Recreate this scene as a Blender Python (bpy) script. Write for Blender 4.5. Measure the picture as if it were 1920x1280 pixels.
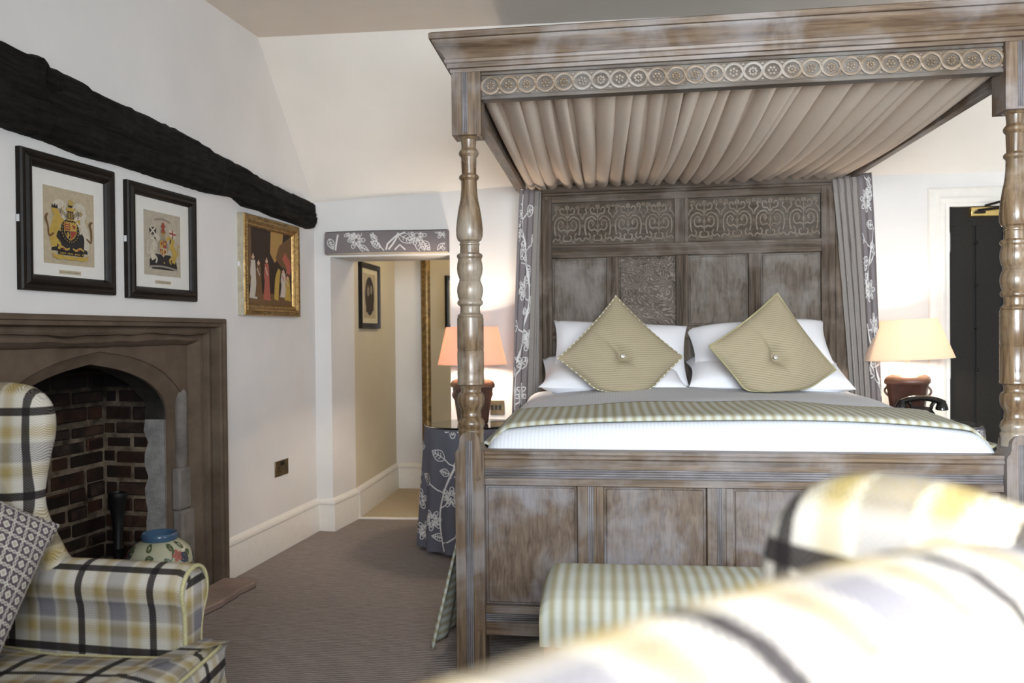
import bpy, bmesh, math, random
from math import sin, cos, pi, sqrt, atan2, floor
from mathutils import Vector, Matrix

for o in list(bpy.data.objects):
    bpy.data.objects.remove(o)
S = bpy.context.scene
COL = S.collection
R = math.radians

# ------------------------------------------------------------------ camera
cam_d = bpy.data.cameras.new('camera'); cam = bpy.data.objects.new('camera', cam_d); COL.objects.link(cam)
cam_d.lens = 30.0; cam_d.sensor_width = 36.0
yaw, pitch, roll = math.atan(173/1600), -math.atan(16/1600), 0.009
fw = Vector((-sin(yaw)*cos(pitch), cos(yaw)*cos(pitch), sin(pitch)))
rt = Vector((cos(yaw), sin(yaw), 0)); up = rt.cross(fw)
rt, up = rt*cos(roll) - up*sin(roll), up*cos(roll) + rt*sin(roll)
cam.matrix_world = Matrix(((rt.x, up.x, -fw.x, 0), (rt.y, up.y, -fw.y, 0), (rt.z, up.z, -fw.z, 1.22), (0, 0, 0, 1)))
cam_d.clip_start = 0.02
cam_d.dof.use_dof = True; cam_d.dof.focus_distance = 3.3; cam_d.dof.aperture_fstop = 3.2
S.camera = cam

# ------------------------------------------------------------------ world, exposure, daylight
W = bpy.data.worlds.new('sky'); S.world = W; W.use_nodes = True
W.node_tree.nodes['Background'].inputs[0].default_value = (0.75, 0.85, 1.0, 1)
W.node_tree.nodes['Background'].inputs[1].default_value = 1.2
S.view_settings.view_transform = 'Standard'; S.view_settings.look = 'None'
S.view_settings.gamma = 1.0; S.view_settings.use_curve_mapping = False
S.view_settings.exposure = 1.2

def area(name, loc, aim, sx, sy, power, color):
    l = bpy.data.lights.new(name, 'AREA'); l.shape = 'RECTANGLE'; l.size = sx; l.size_y = sy
    l.energy = power; l.color = color
    o = bpy.data.objects.new(name, l); COL.objects.link(o); o.location = loc
    o.rotation_euler = (Vector(aim) - Vector(loc)).to_track_quat('-Z', 'Y').to_euler()
    return o
DAY = (0.88, 0.945, 1.0)
area('window_daylight_rear', (0.50, -0.89, 1.62), (1.35, 3.0, 1.22), 1.55, 1.25, 60, DAY).data.spread = R(112)
area('window_daylight_side', (3.14, 0.85, 1.60), (0.0, 1.6, 1.0), 1.45, 1.2, 14, DAY)

added_sun = bpy.data.lights.new('added_sun', 'SUN'); added_sun.energy = 3.3; added_sun.angle = R(3); added_sun.color = (1.0, 0.97, 0.93)  # unseen sunlight, added to whiten the near armchair
so_ = bpy.data.objects.new('added_sun', added_sun); COL.objects.link(so_); so_.location = (1, -4, 5)
so_.rotation_euler = Vector((0.25, 1.0, -0.76)).to_track_quat('-Z', 'Y').to_euler()

# ------------------------------------------------------------------ material helpers
class NT:
    def __init__(s, name):
        s.m = bpy.data.materials.new(name); s.m.use_nodes = True
        s.t = s.m.node_tree; s.b = s.t.nodes['Principled BSDF']
    def n(s, typ, **kw):
        x = s.t.nodes.new(typ)
        for k, v in kw.items(): setattr(x, k, v)
        return x
    def put(s, sock, v):
        if isinstance(v, bpy.types.NodeSocket): s.t.links.new(v, sock)
        elif isinstance(v, (tuple, list)) and len(v) == 3 and sock.type == 'RGBA': sock.default_value = (*v, 1)
        else: sock.default_value = v
    def math(s, op, a, b=0.0, c=0.0, clamp=False):
        x = s.n('ShaderNodeMath', operation=op, use_clamp=clamp)
        s.put(x.inputs[0], a); s.put(x.inputs[1], b); s.put(x.inputs[2], c)
        return x.outputs[0]
    def mix(s, f, a, b, mode='MIX'):
        x = s.n('ShaderNodeMix', data_type='RGBA', blend_type=mode)
        s.put(x.inputs[0], f); s.put(x.inputs[6], a); s.put(x.inputs[7], b)
        return x.outputs[2]
    def obj(s): return s.n('ShaderNodeTexCoord').outputs['Object']
    def uv(s):
        x = s.n('ShaderNodeSeparateXYZ'); s.t.links.new(s.n('ShaderNodeTexCoord').outputs['UV'], x.inputs[0])
        return x.outputs[0], x.outputs[1]
    def mapping(s, vec, scale=(1, 1, 1), rot=(0, 0, 0), loc=(0, 0, 0)):
        x = s.n('ShaderNodeMapping'); s.t.links.new(vec, x.inputs[0])
        x.inputs['Scale'].default_value = scale; x.inputs['Rotation'].default_value = rot; x.inputs['Location'].default_value = loc
        return x.outputs[0]
    def noise(s, vec, scale, detail=4, rough=0.55, dist=0.0):
        x = s.n('ShaderNodeTexNoise'); s.t.links.new(vec, x.inputs['Vector'])
        x.inputs['Scale'].default_value = scale; x.inputs['Detail'].default_value = detail
        x.inputs['Roughness'].default_value = rough; x.inputs['Distortion'].default_value = dist
        return x.outputs['Fac']
    def ramp(s, f, stops):
        x = s.n('ShaderNodeValToRGB'); s.put(x.inputs[0], f)
        e = x.color_ramp.elements
        while len(e) < len(stops): e.new(0.5)
        for el, (p, c) in zip(e, stops):
            el.position = p; el.color = (*c, 1) if len(c) == 3 else c
        return x.outputs[0]
    def step(s, v, lo, hi):
        x = s.n('ShaderNodeMapRange', interpolation_type='SMOOTHSTEP')
        s.put(x.inputs[0], v); x.inputs[1].default_value = lo; x.inputs[2].default_value = hi
        return x.outputs[0]
    def bump(s, h, strength=0.3, dist=0.002):
        x = s.n('ShaderNodeBump'); s.put(x.inputs['Height'], h)
        x.inputs['Strength'].default_value = strength; x.inputs['Distance'].default_value = dist
        s.t.links.new(x.outputs[0], s.b.inputs['Normal'])
    def done(s, color=None, rough=0.6, metal=0.0, spec=0.4, **kw):
        if color is not None: s.put(s.b.inputs['Base Color'], color)
        s.put(s.b.inputs['Roughness'], rough); s.b.inputs['Metallic'].default_value = metal
        s.b.inputs['Specular IOR Level'].default_value = spec
        for k, v in kw.items(): s.put(s.b.inputs[k], v)
        return s.m

def plain(name, c, rough=0.6, metal=0.0, spec=0.4, var=0.06, scale=25, bump=0.0, **kw):
    t = NT(name); f = t.noise(t.obj(), scale, 5)
    lo = tuple(x*(1-var*2) for x in c); hi = tuple(min(1, x*(1+var*2)) for x in c)
    if bump: t.bump(f, bump, 0.003)
    return t.done(t.ramp(f, [(0.3, lo), (0.7, hi)]), rough, metal, spec, **kw)

def wood(name, axis, dark, mid, light, wash, washamt=0.5, rough=0.42, seed=0.0, spec=0.35, stretch=0.9):
    """oak with grain along an axis and patches of pale limed wax"""
    t = NT(name); o = t.obj()
    sc = [14.0, 14.0, 14.0]; sc[axis] = stretch
    v = t.mapping(o, tuple(sc), loc=(seed, seed*1.7, seed*0.6))
    g = t.noise(v, 4.0, 5, 0.52, 0.8)
    sc2 = [90.0, 90.0, 90.0]; sc2[axis] = 3.0
    fine = t.noise(t.mapping(o, tuple(sc2)), 3.0, 3, 0.6)
    col = t.ramp(g, [(0.27, dark), (0.48, mid), (0.76, light)])
    patch = t.noise(t.mapping(o, (1, 1, 1), loc=(seed*3, 0, seed)), 3.6, 4, 0.6, 0.4)
    pf = t.math('MULTIPLY', t.step(patch, 0.42, 0.68), washamt)
    col = t.mix(pf, col, wash)
    ff = t.math('MULTIPLY', t.step(fine, 0.52, 0.70), 0.28)
    col = t.mix(ff, col, dark)
    h = t.math('ADD', t.math('MULTIPLY', g, 0.6), t.math('MULTIPLY', fine, 0.4))
    t.bump(h, 0.35, 0.003)
    return t.done(col, t.math('ADD', t.math('MULTIPLY', patch, 0.25), rough-0.1), 0, spec)

OAK = ((0.036, 0.021, 0.012), (0.098, 0.064, 0.038), (0.180, 0.127, 0.081), (0.265, 0.25, 0.25))
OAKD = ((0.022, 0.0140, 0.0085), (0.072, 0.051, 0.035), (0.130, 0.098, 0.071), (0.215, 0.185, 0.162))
M = {}
for k, ax in (('x', 0), ('y', 1), ('z', 2)):
    M['oak_'+k] = wood('limed_oak_'+k, ax, *OAK, 0.5)
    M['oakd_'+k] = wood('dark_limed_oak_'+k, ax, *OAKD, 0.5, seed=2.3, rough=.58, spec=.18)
for k, ax in (('x', 0), ('z', 2)):
    M['limed_'+k] = wood('limed_groove_'+k, ax, (0.050, 0.042, 0.040), (0.105, 0.095, 0.095), (0.17, 0.16, 0.165), (0.25, 0.245, 0.265), 0.5, seed=6.6)
M['oak_panel'] = wood('limed_oak_panel', 2, (0.052, 0.033, 0.021), (0.108, 0.075, 0.052), (0.168, 0.126, 0.090), (0.26, 0.255, 0.275), 0.62, seed=5.1, stretch=3.2)
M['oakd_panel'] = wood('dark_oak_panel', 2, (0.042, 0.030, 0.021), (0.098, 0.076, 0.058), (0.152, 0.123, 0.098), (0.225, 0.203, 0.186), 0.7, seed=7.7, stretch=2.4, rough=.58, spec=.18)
M['turned'] = wood('waxed_turned_oak', 2, (0.042, 0.023, 0.011), (0.115, 0.073, 0.039), (0.205, 0.143, 0.083), (0.38, 0.34, 0.275), 0.55, rough=0.26, seed=1.1, spec=.5)
M['carved'] = wood('carved_oak_lit', 0, (0.075, 0.050, 0.030), (0.155, 0.112, 0.073), (0.24, 0.185, 0.13), (0.33, 0.32, 0.30), 0.55, seed=3.0)  # raised frieze carving lightened as if catching light, beyond its worn edges
M['carved_ground'] = wood('carved_ground_shaded', 0, (0.032, 0.022, 0.014), (0.068, 0.050, 0.035), (0.11, 0.085, 0.062), (0.18, 0.175, 0.165), 0.5, seed=3.5)  # sunk ground of the frieze darkened to paint in recess shade
M['carvedd'] = wood('dark_carved_oak_lit', 0, (0.095, 0.071, 0.050), (0.165, 0.130, 0.098), (0.235, 0.195, 0.153), (0.30, 0.275, 0.25), 0.4, seed=4.4, rough=.55, spec=.2)  # headboard scrolls lightened as if lit, beyond worn edges, to bring out relief

def swirl_panel():
    t = NT('burr_oak_panel'); o = t.obj()
    g = t.noise(t.mapping(o, (1, 1, 1.3), loc=(4.2, 0, 1)), 3.0, 3, 0.5, 1.9)
    w = t.math('SINE', t.math('MULTIPLY', g, 125.0))
    amt = t.step(w, 0.45, 0.95)
    pt = t.noise(o, 14.0, 3)
    col = t.ramp(pt, [(0.3, (0.055, 0.040, 0.030)), (0.7, (0.115, 0.09, 0.072))])
    col = t.mix(t.math('MULTIPLY', amt, 0.6), col, (0.27, 0.23, 0.195))
    t.bump(amt, 0.4, 0.002)
    return t.done(col, 0.6, 0, 0.18)
M['carvedd_ground'] = wood('dark_carved_ground_shaded', 0, (0.035, 0.025, 0.017), (0.070, 0.053, 0.039), (0.110, 0.087, 0.067), (0.16, 0.143, 0.128), 0.4, seed=4.9, rough=.65, spec=.12)  # shade behind the headboard scrolls, put into the ground colour
M['swirl'] = swirl_panel()

def plaster(name, c, bump=0.12):
    t = NT(name); o = t.obj()
    f = t.noise(o, 3.0, 4); g = t.noise(o, 60.0, 5)
    col = t.ramp(f, [(0.3, tuple(x*0.97 for x in c)), (0.7, tuple(min(1, x*1.03) for x in c))])
    t.bump(t.math('ADD', t.math('MULTIPLY', f, 4.0), t.math('MULTIPLY', g, 0.25)), bump, 0.01)
    return t.done(col, 0.85, 0, 0.2)
M['wall'] = plaster('pale_grey_plaster', (0.72, 0.70, 0.68))
M['slope'] = plaster('cream_plaster', (0.76, 0.72, 0.66))
M['ceil'] = plaster('ceiling_plaster', (0.68, 0.62, 0.55))
M['passage'] = plaster('passage_cream_plaster', (0.64, 0.58, 0.45))
M['trim'] = plain('cream_gloss_paint', (0.74, 0.71, 0.66), 0.35, 0, 0.45, 0.015)

def carpet():
    t = NT('ribbed_taupe_carpet'); o = t.obj()
    v = t.mapping(o, (1, 1, 1), rot=(0, 0, 0.02))
    x = t.n('ShaderNodeSeparateXYZ'); t.t.links.new(v, x.inputs[0])
    wob = t.noise(t.mapping(o, (6, 30, 1)), 4.0, 3)
    ph = t.math('ADD', t.math('MULTIPLY', x.outputs[1], 2*pi/0.0165), t.math('MULTIPLY', wob, 7.0))
    rib = t.math('ADD', t.math('MULTIPLY', t.math('SINE', ph), 0.5), 0.5)
    fl = t.noise(o, 320.0, 3); pt = t.noise(o, 2.5, 4)
    col = t.mix(rib, (0.165, 0.134, 0.120), (0.36, 0.305, 0.28))
    col = t.mix(t.math('MULTIPLY', fl, 0.5), col, (0.31, 0.26, 0.24))
    col = t.mix(t.math('MULTIPLY', pt, 0.3), col, (0.27, 0.235, 0.22))
    t.bump(t.math('ADD', rib, t.math('MULTIPLY', fl, 0.6)), 0.7, 0.005)
    return t.done(col, 0.95, 0, 0.1)
M['carpet'] = carpet()

def sisal():
    t = NT('beige_sisal'); o = t.obj()
    x = t.n('ShaderNodeSeparateXYZ'); t.t.links.new(o, x.inputs[0])
    tri = t.math('PINGPONG', x.outputs[0], 0.03)
    ph = t.math('MULTIPLY', t.math('ADD', x.outputs[1], tri), 2*pi/0.034)
    s_ = t.math('ADD', t.math('MULTIPLY', t.math('SINE', ph), 0.5), 0.5)
    fl = t.noise(o, 150.0, 3)
    col = t.mix(s_, (0.24, 0.175, 0.095), (0.62, 0.54, 0.41))
    col = t.mix(t.math('MULTIPLY', fl, 0.4), col, (0.5, 0.43, 0.32))
    t.bump(s_, 0.6, 0.004)
    return t.done(col, 0.9, 0, 0.15)
M['sisal'] = sisal()

def chevron(t, u, v, P, fine):
    tri = t.math('PINGPONG', u, P*0.5)
    ph = t.math('MULTIPLY', t.math('ADD', v, tri), 2*pi/fine)
    return t.math('ADD', t.math('MULTIPLY', t.math('SINE', ph), 0.5), 0.5)

def plaid():
    t = NT('herringbone_plaid_wool'); u, v = t.uv()
    def sett(c, P, shift):
        ph = t.math('FRACT', t.math('ADD', t.math('DIVIDE', c, P), shift))
        def band(cen, w, soft):
            d = t.math('ABSOLUTE', t.math('SUBTRACT', ph, cen))
            return t.math('SUBTRACT', 1.0, t.step(d, w, w+soft))
        col = (0.50, 0.48, 0.43)
        col = t.mix(t.math('MULTIPLY', band(0.24, 0.02, 0.10), 0.9), col, (0.285, 0.215, 0.065))
        col = t.mix(t.math('MULTIPLY', band(0.21, 0.008, 0.02), 0.4), col, (0.16, 0.13, 0.07))
        col = t.mix(t.math('MULTIPLY', band(0.47, 0.06, 0.09), 0.9), col, (0.135, 0.132, 0.158))
        col = t.mix(t.math('MULTIPLY', band(0.375, 0.010, 0.02), 0.7), col, (0.09, 0.092, 0.12))
        col = t.mix(t.math('MULTIPLY', band(0.57, 0.008, 0.02), 0.5), col, (0.10, 0.10, 0.12))
        col = t.mix(t.math('MULTIPLY', band(0.71, 0.02, 0.10), 0.9), col, (0.30, 0.23, 0.075))
        return col, band(0.95, 0.044, 0.008)
    a, ka = sett(u, 0.185, 0.49); b, kb = sett(v, 0.21, 0.017)
    h = chevron(t, u, v, 0.022, 0.0062)
    hs = t.step(h, 0.3, 0.7)
    col = t.mix(t.math('ADD', t.math('MULTIPLY', hs, 0.52), 0.24), a, b)
    col = t.mix(t.math('MULTIPLY', hs, 0.42), col, t.mix(1.0, col, (0.35, 0.34, 0.36), 'MULTIPLY'))
    dk = (0.016, 0.013, 0.014)
    col = t.mix(t.math('MULTIPLY', ka, t.math('ADD', 0.985, t.math('MULTIPLY', hs, -0.16))), col, dk)
    col = t.mix(t.math('MULTIPLY', kb, t.math('ADD', 0.90, t.math('MULTIPLY', hs, 0.09))), col, dk)
    # dark stripes stay dark across the other band, as woven
    col = t.mix(1.0, col, (0.95, 0.92, 0.88), 'MULTIPLY')
    t.bump(h, 0.25, 0.001)
    return t.done(col, 0.9, 0, 0.1)
M['plaid'] = plaid()
M['piping'] = plain('olive_piping_cord', (0.36, 0.33, 0.18), 0.85, var=0.15, scale=300)

def stripe(name, white, olive, P, fine=0.0068):
    t = NT(name); u, v = t.uv()
    s_ = t.math('ADD', t.math('MULTIPLY', t.math('COSINE', t.math('MULTIPLY', u, 2*pi/P)), 0.5), 0.5)
    nz = t.noise(t.n('ShaderNodeTexCoord').outputs['UV'], 220.0, 3)
    h = chevron(t, u, v, P, fine)
    f = t.math('MULTIPLY', t.math('ADD', t.math('MULTIPLY', s_, 0.80), t.math('MULTIPLY', h, 0.30)), 0.95, clamp=True)
    f = t.math('ADD', f, t.math('MULTIPLY', t.math('SUBTRACT', nz, 0.5), 0.25), clamp=True)
    col = t.mix(f, white, olive)
    t.bump(h, 0.2, 0.001)
    return t.done(col, 0.85, 0, 0.15)
M['stripe'] = stripe('olive_striped_herringbone', (0.47, 0.495, 0.46), (0.29, 0.26, 0.155), 0.0355)

def ribbed():
    t = NT('sage_ribbed_cushion_cloth'); u, v = t.uv()
    w = t.math('ADD', t.math('MULTIPLY', u, 0.72), t.math('MULTIPLY', v, -0.69))
    nz = t.noise(t.n('ShaderNodeTexCoord').outputs['UV'], 260.0, 3)
    ph = t.math('ADD', t.math('MULTIPLY', w, 2*pi/0.0115), t.math('MULTIPLY', nz, 2.0))
    s_ = t.step(t.math('SINE', ph), 0.25, 0.95)
    col = t.mix(t.math('MULTIPLY', s_, 0.65), (0.345, 0.295, 0.195), (0.165, 0.135, 0.09))
    col = t.mix(t.math('MULTIPLY', nz, 0.35), col, (0.31, 0.265, 0.18))
    t.bump(s_, 0.35, 0.002)
    return t.done(col, 0.9, 0, 0.15)
M['ribbed'] = ribbed()

def geo_cushion():
    t = NT('plum_geometric_weave'); u, v = t.uv(); P = 0.036
    def cell(c, sh=0.0): return t.math('SUBTRACT', t.math('FRACT', t.math('ADD', t.math('DIVIDE', c, P), sh)), 0.5)
    x, y = cell(u), cell(v)
    r = t.math('SQRT', t.math('ADD', t.math('MULTIPLY', x, x), t.math('MULTIPLY', y, y)))
    th = t.math('ARCTAN2', y, x)
    rr = t.math('ADD', r, t.math('MULTIPLY', t.math('COSINE', t.math('MULTIPLY', th, 4.0)), -0.03))
    fl = t.math('SUBTRACT', 1.0, t.step(t.math('ABSOLUTE', t.math('SUBTRACT', rr, 0.165)), 0.055, 0.075))
    dot = t.math('SUBTRACT', 1.0, t.step(r, 0.05, 0.07))
    def chain(a, b):
        k = t.math('ABSOLUTE', t.math('SUBTRACT', t.math('ABSOLUTE', a), 0.5))           # distance to the cell edge
        w = t.math('MULTIPLY', t.math('ABSOLUTE', t.math('SINE', t.math('MULTIPLY', b, 3*pi))), 0.085)
        return t.math('SUBTRACT', 1.0, t.step(t.math('ABSOLUTE', t.math('SUBTRACT', k, w)), 0.028, 0.045))
    pat = t.math('MAXIMUM', fl, t.math('MAXIMUM', chain(x, y), chain(y, x)))
    col = t.mix(pat, (0.075, 0.058, 0.068), (0.46, 0.43, 0.375))
    col = t.mix(dot, col, (0.40, 0.38, 0.26))
    t.bump(pat, 0.3, 0.001)
    return t.done(col, 0.9, 0, 0.12)
M['geo'] = geo_cushion()

def cloth(name, c, fine=420.0, rough=0.85, amt=0.1, **kw):
    t = NT(name); o = t.obj(); f = t.noise(t.mapping(o, (1, 1, 0.35)), fine, 2)
    col = t.ramp(f, [(0.3, tuple(x*(1-amt) for x in c)), (0.7, tuple(min(1, x*(1+amt)) for x in c))])
    t.bump(f, 0.15, 0.001)
    return t.done(col, rough, 0, 0.15, **kw)
M['mauve'] = cloth('grey_mauve_linen', (0.200, 0.175, 0.178))
M['slate'] = cloth('slate_grey_linen', (0.125, 0.125, 0.150))
M['motif'] = cloth('white_embroidery', (0.70, 0.68, 0.66))
M['lining'] = cloth('taupe_curtain_lining', (0.25, 0.225, 0.205))
M['tester'] = cloth('fawn_pleated_lining', (0.62, 0.525, 0.44))
M['white'] = cloth('white_cotton', (0.80, 0.80, 0.83), 500, 0.8, 0.02)
def seersucker():
    t = NT('white_striped_duvet_cotton'); u, v = t.uv()
    s_ = t.math('ADD', t.math('MULTIPLY', t.math('SINE', t.math('MULTIPLY', u, 2*pi/0.014)), 0.5), 0.5)
    t.bump(s_, 0.25, 0.0015)
    return t.done(t.mix(s_, (0.56, 0.58, 0.62), (0.61, 0.63, 0.67)), 0.8, 0, 0.15)
M['duvet'] = seersucker()

def charred():
    t = NT('charred_black_oak'); o = t.obj()
    g = t.noise(t.mapping(o, (1.5, 14, 14)), 4.0, 8, 0.65)
    p = t.noise(o, 9.0, 4)
    col = t.ramp(g, [(0.35, (0.0035, 0.003, 0.003)), (0.75, (0.020, 0.017, 0.014))])
    t.bump(t.math('ADD', g, p), 0.7, 0.015)
    return t.done(col, 0.75, 0, 0.12)
M['charred'] = charred()

def stone(name, lo, hi, scale=6.0, bump=0.4):
    t = NT(name); o = t.obj()
    f = t.noise(o, scale, 6, 0.6); g = t.noise(o, 90.0, 4)
    t.bump(t.math('ADD', f, t.math('MULTIPLY', g, 0.3)), bump, 0.012)
    return t.done(t.ramp(f, [(0.3, lo), (0.72, hi)]), 0.9, 0, 0.12)
M['stone'] = stone('taupe_painted_stone', (0.088, 0.063, 0.044), (0.152, 0.114, 0.081))
M['stone_g'] = stone('grey_worn_stone', (0.12, 0.105, 0.092), (0.23, 0.205, 0.185), 8)
M['render'] = stone('flaking_grey_render', (0.15, 0.145, 0.14), (0.36, 0.34, 0.32), 12, 0.7)
M['hearth'] = stone('pink_sandstone', (0.20, 0.145, 0.12), (0.32, 0.245, 0.205), 5)
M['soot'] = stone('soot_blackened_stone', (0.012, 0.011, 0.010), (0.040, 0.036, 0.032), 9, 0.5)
def mortar():
    t = NT('sooty_mortar'); o = t.obj(); f = t.noise(o, 14.0, 6, 0.6)
    t.bump(f, 0.8, 0.012)
    return t.done(sooty(t, t.ramp(f, [(0.3, (0.045, 0.033, 0.024)), (0.72, (0.27, 0.21, 0.15))])), 0.9, 0, 0.1)
def sooty(t, col):
    """soot left by fires on the upper courses, with a ragged edge"""
    o = t.obj(); x = t.n('ShaderNodeSeparateXYZ'); t.t.links.new(o, x.inputs[0])
    n = t.math('ADD', x.outputs[2], t.math('MULTIPLY', t.noise(o, 5.0, 5, 0.65), 0.55))
    return t.mix(t.math('MULTIPLY', t.step(n, 0.95, 1.30), 0.9), col, (0.006, 0.005, 0.005))
def bricks():
    t = NT('sooty_red_brick'); o = t.obj()
    f = t.noise(o, 7.0, 5, 0.6); g = t.noise(o, 55.0, 4)
    rnd = t.n('ShaderNodeNewGeometry').outputs['Random Per Island']
    col = t.ramp(rnd, [(0.0, (0.010, 0.007, 0.006)), (0.35, (0.036, 0.017, 0.011)), (0.7, (0.070, 0.030, 0.017)), (1.0, (0.075, 0.055, 0.042))])
    col = sooty(t, t.mix(t.step(f, 0.36, 0.66), col, (0.020, 0.014, 0.011)))
    t.bump(t.math('ADD', f, t.math('MULTIPLY', g, 0.5)), 0.7, 0.01)
    return t.done(col, 0.9, 0, 0.15)
M['mortar'] = mortar()
M['brick'] = bricks()
M['iron'] = plain('black_iron', (0.008, 0.008, 0.008), 0.5, 0.3, 0.4, 0.3)
M['blackframe'] = plain('black_painted_frame', (0.010, 0.007, 0.005), 0.45, 0, 0.22, 0.2)
M['darkdoor'] = plain('charcoal_painted_door', (0.0155, 0.0135, 0.011), 0.6, 0, 0.2, 0.08, 60)
M['groove'] = plain('door_groove_black', (0.004, 0.004, 0.004), 0.7)
M['gilt'] = plain('antique_gilt', (0.34, 0.21, 0.075), 0.35, 0.75, 0.5, 0.25, 60, 0.2)
M['giltd'] = plain('worn_bronze_gilt', (0.20, 0.125, 0.045), 0.38, 0.6, 0.5, 0.3, 30, 0.2)
M['gilt_lit'] = plain('gilt_lit_side', (0.55, 0.50, 0.38), 0.3, 0.6, 0.5, 0.1)  # paler gilt: light reflected off the frame's outer side, put into the colour
M['brass'] = plain('polished_brass', (0.78, 0.58, 0.22), 0.2, 0.95, 0.5, 0.05)
M['brassd'] = plain('antique_brass', (0.22, 0.16, 0.09), 0.3, 0.8, 0.5, 0.1)
M['steel'] = plain('brushed_steel', (0.62, 0.60, 0.56), 0.35, 0.8, 0.5, 0.05)
M['chrome'] = plain('chrome', (0.8, 0.8, 0.82), 0.1, 1.0, 0.5, 0.02)
M['bakelite'] = plain('black_bakelite', (0.006, 0.005, 0.005), 0.1, 0, 0.6, 0.1)
M['blackplastic'] = plain('black_plastic', (0.008, 0.008, 0.008), 0.35)
M['mount'] = plain('white_picture_mount', (0.68, 0.66, 0.61), 0.8, var=0.01)
M['cream'] = plain('cream_picture_mount', (0.62, 0.56, 0.40), 0.8, var=0.02)
M['leather'] = plain('oxblood_leather', (0.062, 0.024, 0.015), 0.38, 0, 0.5, 0.18, 18, 0.05)
M['leatherr'] = plain('leather_trim', (0.105, 0.048, 0.029), 0.36, 0, 0.5, 0.15, 18)
M['capwhite'] = plain('white_enamel', (0.72, 0.68, 0.62), 0.3, var=0.02)
M['pine'] = wood('golden_pine', 2, (0.20, 0.10, 0.035), (0.34, 0.19, 0.075), (0.45, 0.28, 0.12), (0.45, 0.28, 0.12), 0.1)
M['mahog'] = wood('dark_chair_leg_wood', 2, (0.03, 0.014, 0.008), (0.06, 0.028, 0.015), (0.09, 0.045, 0.025), (0.09, 0.045, 0.025), 0.1)
def glass(name, tint=(0.95, 1, 0.98)):
    t = NT(name)
    return t.done(tint, 0.02, 0, 0.5, **{'Transmission Weight': 1.0, 'IOR': 1.45})
M['glass'] = glass('table_glass')
M['windowglass'] = glass('window_glass', (1, 1, 1))
M['mirror'] = plain('mirror_glass', (0.85, 0.85, 0.83), 0.02, 1.0, 0.5, 0.0)
def shade(name, c):
    t = NT(name); f = t.noise(t.obj(), 300.0, 2)
    col = t.ramp(f, [(0.3, tuple(x*0.95 for x in c)), (0.7, c)])
    d = t.n('ShaderNodeBsdfDiffuse'); t.put(d.inputs[0], col)
    tr = t.n('ShaderNodeBsdfTranslucent'); t.put(tr.inputs[0], col)
    mx = t.n('ShaderNodeMixShader'); mx.inputs[0].default_value = 0.45
    t.t.links.new(d.outputs[0], mx.inputs[1]); t.t.links.new(tr.outputs[0], mx.inputs[2])
    t.t.links.new(mx.outputs[0], t.t.nodes['Material Output'].inputs[0])
    return t.m
M['peach'] = shade('peach_lampshade_card', (0.90, 0.65, 0.53))
M['apricot'] = shade('apricot_lampshade_card', (0.92, 0.79, 0.66))
def bulbmat():
    t = NT('lit_bulb'); return t.done((1, 0.9, 0.75), 0.4, **{'Emission Color': (1.0, 0.75, 0.45, 1), 'Emission Strength': 6.0})
M['bulb'] = bulbmat()
def art(name, c, rough=0.7): 
    return plain(name, c, rough, var=0.05, scale=60)
M['paper'] = art('aged_print_paper', (0.42, 0.35, 0.24))
M['paper2'] = art('grey_print_paper', (0.40, 0.35, 0.27))
M['a_gold'] = art('print_gold', (0.42, 0.28, 0.06)); M['a_dark'] = art('print_black', (0.022, 0.018, 0.018))
M['a_red'] = art('print_red', (0.26, 0.05, 0.035)); M['a_white'] = art('print_white', (0.50, 0.45, 0.36))
M['a_grey'] = art('print_grey', (0.24, 0.21, 0.17)); M['a_brown'] = art('print_brown', (0.14, 0.075, 0.03))
M['a_umber'] = art('paint_umber', (0.030, 0.016, 0.010)); M['a_amber'] = art('paint_amber', (0.36, 0.22, 0.07))
M['a_skin'] = art('paint_skin', (0.55, 0.36, 0.25)); M['a_satin'] = art('paint_satin', (0.50, 0.45, 0.38))
M['a_rose'] = art('paint_rose', (0.36, 0.10, 0.07))
def vase_mat():
    t = NT('celadon_glaze'); f = t.noise(t.obj(), 8.0, 3)
    return t.done(t.ramp(f, [(0.3, (0.40, 0.40, 0.27)), (0.7, (0.52, 0.50, 0.36))]), 0.18, 0, 0.5)
M['celadon'] = vase_mat()
M['v_blue'] = plain('blue_glaze', (0.055, 0.105, 0.175), 0.2); M['v_green'] = plain('green_enamel', (0.08, 0.10, 0.045), 0.3)
M['v_pink'] = plain('pink_enamel', (0.40, 0.13, 0.10), 0.3); M['v_dark'] = plain('dark_blue_enamel', (0.05, 0.055, 0.09), 0.3)
M['tapewhite'] = plain('white_picture_tape', (0.7, 0.7, 0.7), 0.7)

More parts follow.
